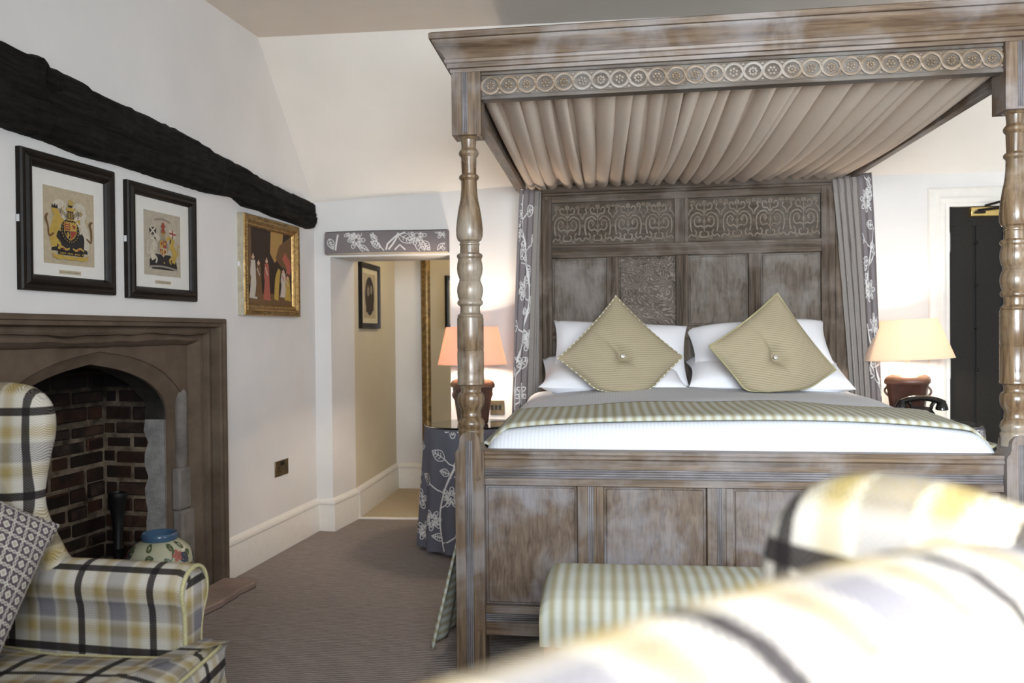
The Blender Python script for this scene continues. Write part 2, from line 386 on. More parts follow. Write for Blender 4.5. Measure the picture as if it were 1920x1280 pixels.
# ------------------------------------------------------------------ mesh helpers
ROOT = {}
class MB:
    def __init__(s, fx=None): s.v = []; s.f = []; s.uv = []; s.mi = []; s.fx = fx; s.uvo = (0, 0)
    def add(s, vs, fs, uvs=None, m=0):
        b = len(s.v); s.v += [Vector(p) for p in vs]
        for i, f in enumerate(fs):
            s.f.append([b+k for k in f]); s.uv.append(uvs[i] if uvs else None); s.mi.append(m)
        return s
    def box(s, x0, x1, y0, y1, z0, z1, m=0):
        v = [(x0,y0,z0),(x1,y0,z0),(x1,y1,z0),(x0,y1,z0),(x0,y0,z1),(x1,y0,z1),(x1,y1,z1),(x0,y1,z1)]
        return s.add(v, [(3,2,1,0),(4,5,6,7),(0,1,5,4),(1,2,6,5),(2,3,7,6),(3,0,4,7)], None, m)
    def rings(s, rings, closed=True, cap=True, m=0, uvs=None):
        n = len(rings[0]); vs = [p for r in rings for p in r]; fs = []; fu = []
        L = n if closed else n-1
        for i in range(len(rings)-1):
            for j in range(L):
                k = (j+1) % n
                fs.append((i*n+j, i*n+k, (i+1)*n+k, (i+1)*n+j))
                if uvs: fu.append([uvs(i, j), uvs(i, j+1), uvs(i+1, j+1), uvs(i+1, j)])
                else: fu.append(None)
        if cap and closed:
            fs.append(tuple(reversed(range(n)))); fu.append(None)
            fs.append(tuple(range((len(rings)-1)*n, len(rings)*n))); fu.append(None)
        return s.add(vs, fs, fu, m)
    def grid(s, fn, nu, nv, uvfn=None, m=0, flip=False):
        vs = [fn(i/nu, j/nv) for j in range(nv+1) for i in range(nu+1)]; fs = []; fu = []
        for j in range(nv):
            for i in range(nu):
                a = j*(nu+1)+i; q = [a, a+1, a+nu+2, a+nu+1]
                c = [(i/nu, j/nv), ((i+1)/nu, j/nv), ((i+1)/nu, (j+1)/nv), (i/nu, (j+1)/nv)]
                if flip: q.reverse(); c.reverse()
                fs.append(q); fu.append([uvfn(*k) for k in c] if uvfn else None)
        return s.add(vs, fs, fu, m)
    def tube(s, pts, r, n=8, m=0, cap=True, flat=1.0, upv=None):
        pts = [Vector(p) for p in pts]; rings = []
        ref = Vector(upv) if upv else None
        for i, p in enumerate(pts):
            t = (pts[min(i+1, len(pts)-1)] - pts[max(i-1, 0)])
            t = t.normalized() if t.length > 1e-9 else Vector((0, 0, 1))
            if ref is None or abs(ref.dot(t)) > 0.98: ref = Vector((0, 0, 1)) if abs(t.z) < 0.9 else Vector((1, 0, 0))
            a = (ref - t*ref.dot(t)).normalized(); b = t.cross(a)
            if not upv: ref = a
            rr = r[i] if isinstance(r, (list, tuple)) else r
            rings.append([p + a*(cos(2*pi*k/n)*rr*flat) + b*(sin(2*pi*k/n)*rr) for k in range(n)])
        return s.rings(rings, True, cap, m)
    def lathe(s, prof, c=(0, 0, 0), n=32, m=0, cap=True, sq=None):
        rings = []
        for r, z in prof:
            rings.append([Vector((c[0]+r*cos(2*pi*k/n), c[1]+r*sin(2*pi*k/n), c[2]+z)) for k in range(n)])
        return s.rings(rings, True, cap, m)
    def prism(s, poly, d0, d1, mp, m=0):
        """poly of (a,b); mp(a,b,d) -> point"""
        n = len(poly); area_ = sum(poly[i][0]*poly[(i+1) % n][1]-poly[(i+1) % n][0]*poly[i][1] for i in range(n))
        if area_ < 0: poly = poly[::-1]
        vs = [mp(a, b, d0) for a, b in poly] + [mp(a, b, d1) for a, b in poly]
        fs = [tuple(reversed(range(n))), tuple(range(n, 2*n))] + [(i, (i+1) % n, n+(i+1) % n, n+i) for i in range(n)]
        return s.add(vs, fs, None, m)
    def ball(s, c, r, n=10, k=6, m=0, sc=(1, 1, 1)):
        rings = []
        for j in range(k+1):
            t = pi*(j/k); rr = max(sin(t), 0.02)
            rings.append([Vector((c[0]+sc[0]*r*rr*cos(2*pi*i/n), c[1]+sc[1]*r*rr*sin(2*pi*i/n), c[2]-sc[2]*r*cos(t))) for i in range(n)])
        return s.rings(rings, True, True, m)
    def build(s, name, mats, parent=None, world=False, smooth=35, bevel=0.0, subsurf=0, seg=2):
        me = bpy.data.meshes.new(name)
        vs = s.v
        if s.fx: vs = [s.fx(Vector(p)) for p in vs]
        if world and parent is not None:
            r = parent
            while r.parent: r = r.parent
            mi = ROOT[r.name].inverted(); vs = [mi @ Vector(p) for p in vs]
        me.from_pydata([tuple(p) for p in vs], [], s.f)
        ul = me.uv_layers.new(name='UVMap').data
        for p, u in zip(me.polygons, s.uv):
            if u is None:
                n = p.normal; ax = max(range(3), key=lambda k: abs(n[k]))
                for li in p.loop_indices:
                    c = me.vertices[me.loops[li].vertex_index].co
                    q = (c.x, c.y) if ax == 2 else ((c.x, c.z) if ax == 1 else (c.y, c.z)); ul[li].uv = (q[0]+s.uvo[0], q[1]+s.uvo[1])
            else:
                for li, q in zip(p.loop_indices, u): ul[li].uv = q
        if not isinstance(mats, (list, tuple)): mats = [mats]
        if len(mats) == 1 and s.mi and max(s.mi) == 1: mats = [mats[0], {'oak_x': 'limed_x', 'oak_z': 'limed_z'}.get(mats[0], mats[0])]
        for x in mats: me.materials.append(M[x])
        me.polygons.foreach_set('material_index', s.mi)
        if smooth:
            me.polygons.foreach_set('use_smooth', [True]*len(me.polygons))
            me.update(); me.set_sharp_from_angle(angle=R(smooth))
        me.update()
        o = bpy.data.objects.new(name, me); COL.objects.link(o)
        if parent is not None: o.parent = parent
        if bevel:
            b = o.modifiers.new('bevel', 'BEVEL'); b.width = bevel; b.segments = seg; b.limit_method = 'ANGLE'; b.angle_limit = R(40)
            b.harden_normals = False
        if subsurf:
            b = o.modifiers.new('subdivision', 'SUBSURF'); b.levels = subsurf; b.render_levels = subsurf
        return o

def tag(o, label=None, cat=None, group=None, kind=None):
    if label: o['label'] = label
    if cat: o['category'] = cat
    if group: o['group'] = group
    if kind: o['kind'] = kind
    return o
def thing(name, label, cat, loc=(0, 0, 0), rz=0.0, group=None, kind=None):
    o = bpy.data.objects.new(name, None); COL.objects.link(o); o.empty_display_size = 0.1
    o.location = loc; o.rotation_euler = (0, 0, rz)
    ROOT[o.name] = Matrix.Translation(Vector(loc)) @ Matrix.Rotation(rz, 4, 'Z')
    return tag(o, label, cat, group, kind)
def struct(name, mb, mats, label=None, parent=None, **kw):
    o = mb.build(name, mats, parent, **kw)
    if parent is None: tag(o, label, None, None, 'structure')
    return o

def smoothpath(ctrl, n=10, closed=False):
    """Catmull-Rom through control points"""
    P = [Vector(p) for p in ctrl]; out = []; m = len(P); rng = m if closed else m-1
    for i in range(rng):
        if closed: a, b, c, d = P[(i-1) % m], P[i], P[(i+1) % m], P[(i+2) % m]
        else: a, b, c, d = P[max(i-1, 0)], P[i], P[i+1], P[min(i+2, m-1)]
        for k in range(n):
            t = k/n
            out.append(0.5*((2*b) + (c-a)*t + (2*a-5*b+4*c-d)*t*t + (3*b-a-3*c+d)*t*t*t))
    if not closed: out.append(P[-1])
    return out

def puffy(mb, outline, thick, mp, edge=None, steps=6, m=0, bulge=0.0, flatuv=None):
    """pad from a closed 2D outline; mp(a,b,d): d across the thickness. Edges round over."""
    pts = [Vector((a, b)) for a, b in outline]; n = len(pts)
    A = sum(pts[i].x*pts[(i+1) % n].y-pts[(i+1) % n].x*pts[i].y for i in range(n))
    if A < 0: pts.reverse()
    edge = edge or thick/2; cen = sum(pts, Vector((0, 0)))/n
    nor = []
    for i in range(n):
        t = (pts[(i+1) % n]-pts[i-1]).normalized(); nor.append(Vector((-t.y, t.x)))
    rings = []
    def ring(ins, d): rings.append([mp(*(pts[i]+nor[i]*ins), d) for i in range(n)])
    for k in range(steps+1):
        t = -pi/2 + pi*k/steps
        ring(edge*(1-cos(t)) if True else 0, thick/2*sin(t))
    def inner(sign):
        out = []
        for q in (0.35, 0.7, 0.92):
            out.append([mp(*((pts[i]+nor[i]*edge).lerp(cen, q)), sign*(thick/2 + bulge*(1-(1-q)**2))) for i in range(n)])
        return out
    allr = list(reversed(inner(-1))) + rings + inner(1)
    f0 = len(mb.f); mb.rings(allr, True, True, m)
    if flatuv is not None:                        # cloth cut flat: pattern follows the outline plane over the rounded edge
        ia, ib, du = flatuv
        for k in range(f0, len(mb.f)): mb.uv[k] = [(mb.v[i][ia]+du, mb.v[i][ib]) for i in mb.f[k]]
    return mb

# embroidered plant motif: polylines in cloth metres
def leaf(u, v, ang, L, Wd):
    def tr(a, b): return (u + a*cos(ang)-b*sin(ang), v + a*sin(ang)+b*cos(ang))
    out = [tr(L*t, Wd*sin(pi*t**0.8)) for t in [k/9 for k in range(10)]]
    bot = [tr(L*t, -Wd*sin(pi*t**0.8)) for t in [k/9 for k in range(10)]]
    res = [out, bot, [tr(0, 0), tr(L*0.9, 0)]]
    for t in (0.3, 0.5, 0.7): res += [[tr(L*t, 0), tr(L*(t+0.12), Wd*0.6)], [tr(L*t, 0), tr(L*(t+0.12), -Wd*0.6)]]
    return res
def flower(u, v, Rr, n=6, ph=0.0):
    res = []
    for k in range(n):
        a = ph + 2*pi*k/n
        for q in (1.0, 0.55):
            pts = []
            for j in range(9):
                t = j/8; w = 0.42*Rr*sin(pi*t)*q; r = Rr*(0.28 + 0.72*q*sin(pi*t*0.5+pi*0.0)) if t <= 1 else Rr
                b = (t-0.5)*2*(pi/n)*0.95*q
                rr = Rr*(0.3 + 0.7*q*sin(pi*t))
                pts.append((u + rr*cos(a+b), v + rr*sin(a+b)))
            res.append(pts)
    res.append([(u + Rr*0.24*cos(2*pi*k/8), v + Rr*0.24*sin(2*pi*k/8)) for k in range(9)])
    return res
def vine(w, h, seed, s=1.0):
    """list of (polyline, width)"""
    rnd = random.Random(seed); out = []
    ncol = max(1, round(w/(0.30*s)))
    for c in range(ncol):
        u0 = (c+0.5)*w/ncol; amp = 0.06*s; ph = rnd.random()*6
        def X(v): return u0 + amp*sin(v/(0.13*s)+ph)
        st = [(X(h*k/40), h*k/40) for k in range(41)]
        out.append((st, 0.010*s))
        v = 0.05*s; side = 1
        while v < h:
            ux = X(v); L = 0.062*s*(0.7+0.7*rnd.random())
            a = (0 if side > 0 else pi) + side*rnd.uniform(0.3, 0.8)
            ex, ey = ux + L*cos(a), v + L*sin(a)
            out.append(([(ux, v), (ux+(ex-ux)*0.5, v+(ey-v)*0.3), (ex, ey)], 0.006*s))
            if rnd.random() < 0.55:
                for p in leaf(ex, ey, a+rnd.uniform(-.4, .4), 0.085*s, 0.026*s): out.append((p, 0.0042*s))
                for p in leaf(ux, v+0.02*s, a+pi*0.8, 0.06*s, 0.018*s): out.append((p, 0.0042*s))
            else:
                for p in flower(ex, ey, 0.050*s, rnd.choice((5, 6, 7)), rnd.random()): out.append((p, 0.0042*s))
            v += 0.070*s*(0.8+0.4*rnd.random()); side = -side
    return out
def embroider(mb, Sf, w, h, motifs, m=1, off=0.003, lo=(0.0, 0.0)):
    """Sf(u,v) in metres -> point; ribbons laid on the cloth"""
    e = 0.004
    def nrm(u, v):
        a = (Sf(u+e, v)-Sf(u-e, v)).cross(Sf(u, v+e)-Sf(u, v-e))
        return a.normalized() if a.length > 1e-12 else Vector((0, 0, 1))
    for pl, wd in motifs:
        seg = []
        for i in range(len(pl)-1):
            (a, b), (c, d) = pl[i], pl[i+1]; L = sqrt((c-a)**2+(d-b)**2); k = max(1, int(L/0.018))
            seg += [(a+(c-a)*j/k, b+(d-b)*j/k) for j in range(k)]
        seg.append(pl[-1]); run = []
        def flush(run):
            if len(run) < 2: return
            vs = []
            for i, (u, v) in enumerate(run):
                t = Vector(run[min(i+1, len(run)-1)])-Vector(run[max(i-1, 0)])
                t = t.normalized() if t.length > 0 else Vector((1, 0)); q = Vector((-t.y, t.x))*wd/2
                for sg in (1, -1):
                    uu, vv = u+sg*q.x, v+sg*q.y
                    vs.append(Sf(uu, vv) + nrm(uu, vv)*off)
            mb.add(vs, [(2*i, 2*i+1, 2*i+3, 2*i+2) for i in range(len(run)-1)], None, m)
        for u, v in seg:
            if lo[0]+0.006 < u < w-0.006 and lo[1]+0.006 < v < h-0.006: run.append((u, v))
            else: flush(run); run = []
        flush(run)

# ------------------------------------------------------------------ the room
CX, CY = -1.787, 5.164                       # corner of the left and back wall
WD = Vector((0.0870, 0.9962, 0)).normalized(); WN = Vector((WD.y, -WD.x, 0))
WRZ = atan2(-WD.y, -WD.x)
def L(s, o=0.0, z=0.0):                      # a place on the left wall: s from the corner, o out into the room
    return Vector((CX, CY, 0)) - WD*s + WN*o + Vector((0, 0, z))
def wallthing(name, label, cat, s, o, z, group=None):
    return thing(name, label, cat, L(s, o, z), WRZ, group)
def Lx(p): return L(p.x, p.y, p.z)

FS = 1.92                                    # fireplace centre
struct('floor', MB().box(-2.6, 3.15, -0.9, 5.5, -0.06, 0.0), 'carpet', 'taupe ribbed carpet over the bedroom floor')
struct('floor_passage', MB().box(-1.75, 0.35, 5.5, 6.75, -0.06, 0.002), 'sisal', 'beige woven sisal floor of the passage beyond the doorway')
struct('trim_1', MB().box(-1.64, -0.93, 5.485, 5.515, 0.0, 0.010), 'trim', 'pale threshold strip between carpet and sisal', bevel=0.003)
wl = MB(lambda p: Lx(p))
wl.box(0, 1.150, -0.14, 0, 0, 2.83).box(2.690, 6.1, -0.14, 0, 0, 2.83).box(1.150, 2.690, -0.14, 0, 1.283, 2.83)
struct('wall_left', wl, 'wall', 'pale plastered wall on the left with the fireplace')
wb = MB()
wb.box(-2.0, -1.686, 5.15, 5.5, 0, 2.3).box(-0.935, 1.945, 5.15, 5.5, 0, 2.3).box(-1.686, -0.935, 5.15, 5.5, 1.70, 2.3)
wb.box(1.945, 2.74, 5.15, 5.5, 1.935, 2.3).box(2.74, 3.15, 5.15, 5.5, 0, 2.3)
wb.prism([(-1.70, 5.1502), (-1.686, 5.1502), (-1.642, 5.5), (-1.70, 5.5)], 0, 1.70, lambda a, b, d: Vector((a, b, d)))
struct('wall_back', wb, 'wall', 'pale wall behind the bed with the passage opening')
def slope_z(x): return 2.04 + 0.07*min(1, max(0, (x+1.787)/1.3)) + 0.001*x
sl = MB(); N = 24
for lay, dy in ((0, 0.0), (1, 0.25)): pass
def slf(off): return lambda u, v: Vector((-2.05+5.2*u, 5.152-(0.70 if True else 0)*v*(1+0.03*u) + off*0.75, slope_z(-2.05+5.2*u) + (2.84-slope_z(-2.05+5.2*u))*v + off))
sl.grid(slf(0.0), N, 6, flip=True); sl.grid(slf(0.05), N, 6)
struct('wall_slope', sl, 'slope', 'cream sloping upper wall above the bed', smooth=60)
struct('ceiling', MB().box(-2.6, 3.15, -0.9, 4.50, 2.83, 2.9), 'ceil', 'beige flat ceiling')
wr = MB()
wr.box(3.0, 3.15, -0.9, 0.10, 0, 2.83).box(3.0, 3.15, 1.60, 5.5, 0, 2.83).box(3.0, 3.15, 0.10, 1.60, 0, 0.95).box(3.0, 3.15, 0.10, 1.60, 2.25, 2.83)
struct('wall_right', wr, 'wall', 'pale wall on the right with a window')
wq = MB()
wq.box(-2.6, -0.75, -0.90, -0.75, 0, 2.83).box(1.35, 3.15, -0.90, -0.75, 0, 2.83).box(-0.75, 1.35, -0.90, -0.75, 0, 0.95).box(-0.75, 1.35, -0.90, -0.75, 2.28, 2.83)
struct('wall_rear', wq, 'wall', 'pale wall behind the viewer with a window')
def window(name, x0, x1, z0, z1, plane, axis):
    t = MB(); g = MB()
    def bx(mb, a0, a1, b0, b1, d0, d1):
        if axis == 'y': mb.box(a0, a1, plane+d0, plane+d1, b0, b1)
        else: mb.box(plane+d0, plane+d1, a0, a1, b0, b1)
    for a0, a1, b0, b1 in ((x0, x0+.06, z0, z1), (x1-.06, x1, z0, z1), (x0, x1, z0, z0+.06), (x0, x1, z1-.06, z1), ((x0+x1)/2-.025, (x0+x1)/2+.025, z0, z1)):
        bx(t, a0, a1, b0, b1, -0.03, 0.03)
    o = struct(name, t, 'trim', 'white painted casement window frame')
    return o
window('window_1', -0.75, 1.35, 0.95, 2.28, -0.84, 'y')
window('window_2', 0.10, 1.60, 0.95, 2.25, 3.07, 'x')
pw = MB()
pw.box(-1.78, -1.642, 5.5, 6.75, 0, 2.3)
struct('wall_passage_left', pw, 'passage', 'cream left wall of the passage')
struct('wall_passage_end', MB().box(-1.70, 0.35, 6.61, 6.75, 0, 2.3), 'wall', 'grey white end wall of the passage')
struct('wall_passage_right', MB().box(0.22, 0.35, 5.5, 6.61, 0, 2.3), 'passage', 'cream far wall of the passage')
struct('ceiling_passage', MB().box(-1.70, 0.35, 5.5, 6.75, 2.3, 2.36), 'passage', 'cream ceiling of the passage')

SKIRT = [(0, 0), (0.020, 0), (0.020, 0.150), (0.017, 0.157), (0.017, 0.163), (0.021, 0.168), (0.021, 0.180), (0.015, 0.190), (0.007, 0.198), (0, 0.203)]
def sweep(mb, path, prof, closed=False, m=0):
    """profile (o,z) along a plan path; o grows to the right of the direction of travel"""
    P = [Vector(p) for p in path]; rings = []
    for i, p in enumerate(P):
        a = (P[i]-P[i-1]).normalized() if i else (P[1]-P[0]).normalized()
        b = (P[i+1]-P[i]).normalized() if i < len(P)-1 else a
        na, nb = Vector((a.y, -a.x)), Vector((b.y, -b.x)); mt = (na+nb)/(1+na.dot(nb))
        rings.append([Vector((p.x+mt.x*o, p.y+mt.y*o, z)) for o, z in prof])
    return mb.rings(rings, True, True, m)
def xy(v): return (v.x, v.y)
struct('baseboard_left', sweep(MB(), [xy(L(1.129)), xy(L(0.0)), (-1.685, 5.149), (-1.642, 5.5)], SKIRT), 'trim', 'cream moulded skirting board along the left wall and doorway')
struct('baseboard_passage', sweep(MB(), [(-1.641, 5.52), (-1.641, 6.609), (0.22, 6.609)], SKIRT), 'trim', 'cream moulded skirting board in the passage')
struct('baseboard_back', sweep(MB(), [(-0.934, 5.45), (-0.934, 5.149), (1.84, 5.149)], SKIRT), 'trim', 'cream moulded skirting board behind the bed')
struct('baseboard_near', sweep(MB(), [xy(L(5.95)), xy(L(2.715))], SKIRT), 'trim', 'cream moulded skirting board beside the hearth')

# door on the right
t = MB()
ARCH = [(0, 0), (0.0, 0.012), (0.012, 0.022), (0.03, 0.024), (0.045, 0.014), (0.055, 0.016), (0.085, 0.012), (0.095, 0.006), (0.10, 0)]
def archrect(mb, x0, x1, z1, prof, y):
    """architrave round an opening: prof (distance outward from opening, projection towards -y)"""
    rings = []
    for (sx, x, z) in ((-1, x0, 0.0), (-1, x0, z1), (1, x1, z1), (1, x1, 0.0)):
        top = z > 0
        rings.append([Vector((x + sx*a, y - b, z + (a if top else 0))) for a, b in prof])
    return mb.rings(rings, True, True)
archrect(t, 1.955, 2.73, 1.935, ARCH, 5.149)
t.box(1.94, 1.972, 5.135, 5.30, 0, 1.945).box(2.71, 2.74, 5.135, 5.30, 0, 1.945).box(1.9725, 2.7095, 5.136, 5.30, 1.92, 1.944)
struct('trim_2', t, 'trim', 'cream moulded architrave around the charcoal door', bevel=0.002)
door = tag(bpy.data.objects.new('door_1', None), 'charcoal boarded door with studs and brass closer', None, None, 'structure'); COL.objects.link(door)
door.location = (1.975, 5.17, 0); ROOT['door_1'] = Matrix.Translation((1.975, 5.17, 0))
t = MB()
for k in range(5):
    x0 = 1.975+0.147*k; t.box(x0+0.006, x0+0.141, 5.170, 5.205, 0.01, 1.918)
t.box(1.975, 2.709, 5.178, 5.21, 0.008, 1.919, 1); t.box(1.975, 1.99, 5.170, 5.205, 0.01, 1.918)
t.box(1.975, 2.709, 5.168, 5.2, 1.81, 1.918)
t.build('door_leaf', ['darkdoor', 'groove'], door, True, bevel=0.003)
for z in (1.72, 0.99):
    h = MB(); h.box(1.966, 1.982, 5.155, 5.171, z-0.055, z+0.055)
    for q in (-0.052, -0.018, 0.018, 0.052): h.lathe([(0.0075, 0), (0.0075, 0.012)], (1.974, 5.158, z+q-0.006), 10)
    tag(h.build('hinge', 'steel', door, True), 'silver steel door hinge')
for x in (2.122, 2.269, 2.416, 2.563):
    for z in (1.715, 1.47, 1.225, 0.985):
        b = MB(lambda p: p); b.ball((0, 0, 0), 0.010, 10, 6, 0, (1, 0.7, 1))
        b.v = [v + Vector((x+0.008, 5.167, z)) for v in b.v]; b.build('stud', 'blackframe', door, True)
cl = MB(); cl.box(2.085, 2.33, 5.125, 5.169, 1.862, 1.912)
cb = cl.build('closer', 'brass', door, True, bevel=0.003); tag(cb, 'polished brass door closer')
ca = MB(); ca.tube([(2.115, 5.118, 1.893), (2.42, 5.06, 1.925)], 0.007, 8).tube([(2.155, 5.112, 1.918), (2.42, 5.055, 1.985)], 0.007, 8).box(2.10, 2.16, 5.114, 5.126, 1.876, 1.888)
ca.build('closer_arm', 'blackframe', cb, True)

# charred beam over the pictures
top = [(2.9, 2.21), (2.593, 2.198), (2.525, 2.198), (2.459, 2.195), (2.444, 2.207), (2.405, 2.209), (2.395, 2.184), (2.359, 2.182), (2.219, 2.173), (2.162, 2.158), (2.04, 2.156), (1.909, 2.155), (1.613, 2.146), (1.311, 2.118), (1.254, 2.105), (1.166, 2.102), (0.984, 2.085), (0.844, 2.058), (0.663, 2.047), (0.398, 2.037), (0.195, 2.022)]
bot = [(2.9, 1.925), (2.598, 1.922), (2.359, 1.918), (2.181, 1.903), (1.981, 1.91), (1.619, 1.904), (1.316, 1.902), (1.068, 1.918), (0.961, 1.886), (0.789, 1.89), (0.667, 1.878), (0.402, 1.872), (0.195, 1.862)]
def interp(tab, s):
    for (a, b), (c, d) in zip(tab, tab[1:]):
        if c <= s <= a: return b + (d-b)*((a-s)/(a-c) if a > c else 0)
    return tab[0][1] if s > tab[0][0] else tab[-1][1]
rnd = random.Random(4); bm_ = MB(lambda p: Lx(p)); rings = []
ss = sorted([0.195 + (3.6-0.195)*k/110 for k in range(111)] + [2.462, 2.448, 2.403, 2.392])
for s in ss:
    zt, zb = interp(top, s), interp(bot, s); j = lambda a: rnd.uniform(-a, a)
    o = 0.060 + 0.012*sin(s*3.1) + 0.008*sin(s*9.7)
    notch = -0.035 if 2.36 < s < 2.405 else 0
    crack = -0.008*(abs(sin(s*2.2)) > 0.55)
    rings.append([(s-0.05, -0.01, zt), (s-0.05, o*0.5+j(.004), zt+j(.003)), (s-0.05, o-0.004+j(.003), zt-0.018+j(.005)), (s-0.05, o+j(.003)+notch, zt-0.07),
                  (s-0.05, o+0.004+j(.003), (zt*0.55+zb*0.45)), (s-0.05, o+crack, (zt+zb)/2-0.012), (s-0.05, o+0.006+j(.003), (zt*0.4+zb*0.6)), (s-0.05, o+j(.004), zb+0.03+j(.004)),
                  (s-0.05, o-0.012+j(.004), zb+0.004+j(.003)), (s-0.05, o*0.4, zb+j(.003)), (s-0.05, -0.01, zb)])
bm_.rings([[Vector(p) for p in r] for r in rings], True, True)
ob = wallthing('oak_beam', 'charred black oak beam running along the left wall above the pictures', 'beam', 2.2, 0, 1.9)
bm_.build('timber', 'charred', ob, True, smooth=50)

# ------------------------------------------------------------------ fireplace
fp = wallthing('fireplace', 'taupe stone fireplace with a pointed arch and brick firebox in the left wall', 'fireplace', FS, 0, 0)
FX = lambda p: L(FS + p.x, p.y, p.z)
rnd = random.Random(9)
def frame_line(h, top_, o, wave=0.0, seed=0):
    pts = []
    for k in range(16): pts.append((-h, top_*k/15))
    for k in range(1, 40): pts.append((-h + 2*h*k/40, top_))
    for k in range(16): pts.append((h, top_ - top_*k/15))
    out = []
    for i, (x, z) in enumerate(pts):
        w = wave*(sin(x*7+seed)+0.6*sin(x*17+seed*2)+0.5*sin(x*31+seed)) if 16 <= i < 55 else wave*0.3*sin(z*14+seed)
        out.append(Vector((x, o + w*0.25, z + (w if 16 <= i < 55 else 0))))
    return out
seq = [(.79, 1.302, -.1, 0), (.79, 1.302, .03, 0), (.782, 1.294, .038, 0), (.768, 1.282, .038, 0), (.765, 1.279, .028, 0), (.748, 1.264, .028, 0), (.742, 1.260, .02, 0), (.740, 1.257, -.020, 0),
       (.715, 1.238, -.018, .001), (.705, 1.228, -.024, .003), (.70, 1.224, -.045, .005), (.685, 1.214, -.035, .004), (.665, 1.200, -.038, .003), (.655, 1.190, -.052, .004), (.640, 1.182, -.062, .002), (.630, 1.176, -.082, .001)]
sm = MB(FX); rings = [frame_line(h, tp, o, w, 1+i*0.25) for i, (h, tp, o, w) in enumerate(seq)]
def arch_line(hw, ctrl, o, flip=False):
    """jamb and pointed arch; same count of points as frame_line"""
    zs = ctrl[-1][1]; right = smoothpath([Vector((a, b)) for a, b in ctrl], 20)
    # resample the half arch at 20 steps of arc length
    ln = [0]
    for a, b in zip(right, right[1:]): ln.append(ln[-1]+(b-a).length)
    def at(q):
        d = q*ln[-1]
        for i in range(len(ln)-1):
            if ln[i+1] >= d: return right[i].lerp(right[i+1], (d-ln[i])/max(1e-9, ln[i+1]-ln[i]))
        return right[-1]
    half = [at(k/20) for k in range(21)]
    pts = [(-hw, 0.02+(zs-0.02)*k/15) for k in range(16)]
    pts += [(-half[20-k].x, half[20-k].y) for k in range(1, 20)] + [(half[0].x, half[0].y)] + [(half[k].x, half[k].y) for k in range(1, 20)]
    pts += [(hw, zs-(zs-0.02)*k/15) for k in range(16)]
    return [Vector((x, o, z)) for x, z in pts]
AO = [(0, 1.160), (.22, 1.128), (.40, 1.072), (.52, 1.0), (.59, .93), (.615, .85)]
AM = [(0, 1.140), (.21, 1.106), (.385, 1.052), (.50, .985), (.56, .92), (.582, .84)]
AI = [(0, 1.108), (.20, 1.074), (.36, 1.024), (.465, .965), (.515, .905), (.53, .83)]
rings.append(arch_line(.615, AO, -.080)); rings.append(arch_line(.610, AO, -.088)); rings.append(arch_line(.582, AM, -.105)); rings.append(arch_line(.53, AI, -.125)); rings.append(arch_line(.527, AI, -.14))
sm.rings(rings, False, False)
sm.build('surround', 'stone', fp, True, smooth=28)
for sx in (-1, 1):                                # worn grey blocks and a roll on each jamb
    for x0, x1, y0, y1, z0, z1 in ((.545, .655, -.118, -.062, .03, .40), (.540, .640, -.120, -.072, .40, .60)):
        jm = MB(FX); jm.box(min(sx*x0, sx*x1), max(sx*x0, sx*x1), y0, y1, z0, z1); jm.build('jamb_block', 'stone_g', fp, True, bevel=0.012)
    jm = MB(FX); jm.tube([(sx*.592, -.100, .60), (sx*.592, -.096, .64), (sx*.592, -.096, .92), (sx*.592, -.096, .955), (sx*.596, -.096, .985)], [.026, .030, .030, .026, .004], 14); jm.build('jamb_roll', 'stone_g', fp, True, smooth=50)
rv = MB(FX); l0 = arch_line(.5275, AI, -.135); l1 = arch_line(.5275, AI, -.205); l2 = arch_line(.5275, AI, -.240)
for p, q in zip(l1, l2): q.y += .008*sin(q.z*37)+.006*sin(q.z*71)
rv.rings([l0, l1, l2], False, False)
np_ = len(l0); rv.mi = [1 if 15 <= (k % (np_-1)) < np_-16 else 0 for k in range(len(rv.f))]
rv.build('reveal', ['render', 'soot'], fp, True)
mo = MB(FX)                                       # mortar shell of the firebox
mo.box(-.60, -.540, -.52, -.20, 0, 1.25).box(.540, .60, -.52, -.20, 0, 1.25).box(-.60, .60, -.60, -.475, 0, 1.25).box(-.60, .60, -.60, -.10, 1.25, 1.30)
mo.box(-.60, .60, -.60, -.02, -.02, .022)
mo.build('firebox', 'mortar', fp, True)
bk = MB(FX); row = 0; z = 0.03
while z < 1.2:
    h = 0.056*rnd.uniform(.88, 1.12)
    x = -.535 - (0.11 if row % 2 else 0.0)
    while x < .535:                               # back wall
        w = (0.215 if rnd.random() < .75 else .105)*rnd.uniform(.93, 1.05)
        a, b = max(x, -.532), min(x+w, .532)
        if b-a > 0.03:
            d = rnd.uniform(-.010, .006); k = rnd.uniform(-.006, .006)
            bk.box(a, b, -.50, -.464+d, z+k, z+h+k+rnd.uniform(-.006, .003))
        x += w+0.018
    for sd in (-1, 1):                            # two cheeks
        y = -.232
        lens = [.085, .14] if row % 2 else [.165, .06]
        for w in lens:
            w *= rnd.uniform(.92, 1.0); d = rnd.uniform(-.006, .006); k = rnd.uniform(-.004, .004)
            x0 = sd*(.534+d); bk.box(min(x0, sd*.56), max(x0, sd*.56), y-w, y, z+k, z+h+k); y -= w+.013
    z += h+0.017; row += 1
bk.build('brickwork', 'brick', fp, True, bevel=0.006)
hs = MB(FX)
edge = [(-.76, .02)]; n_ = 26
for k in range(n_+1): edge.append((-.78+1.56*k/n_, .20 + rnd.uniform(-.012, .012) - (0.03 if k in (0, n_) else 0)))
edge.append((.76, .02))
hs.prism(edge, 0.001, 0.032, lambda a, b, d: Vector((a, b, d)))
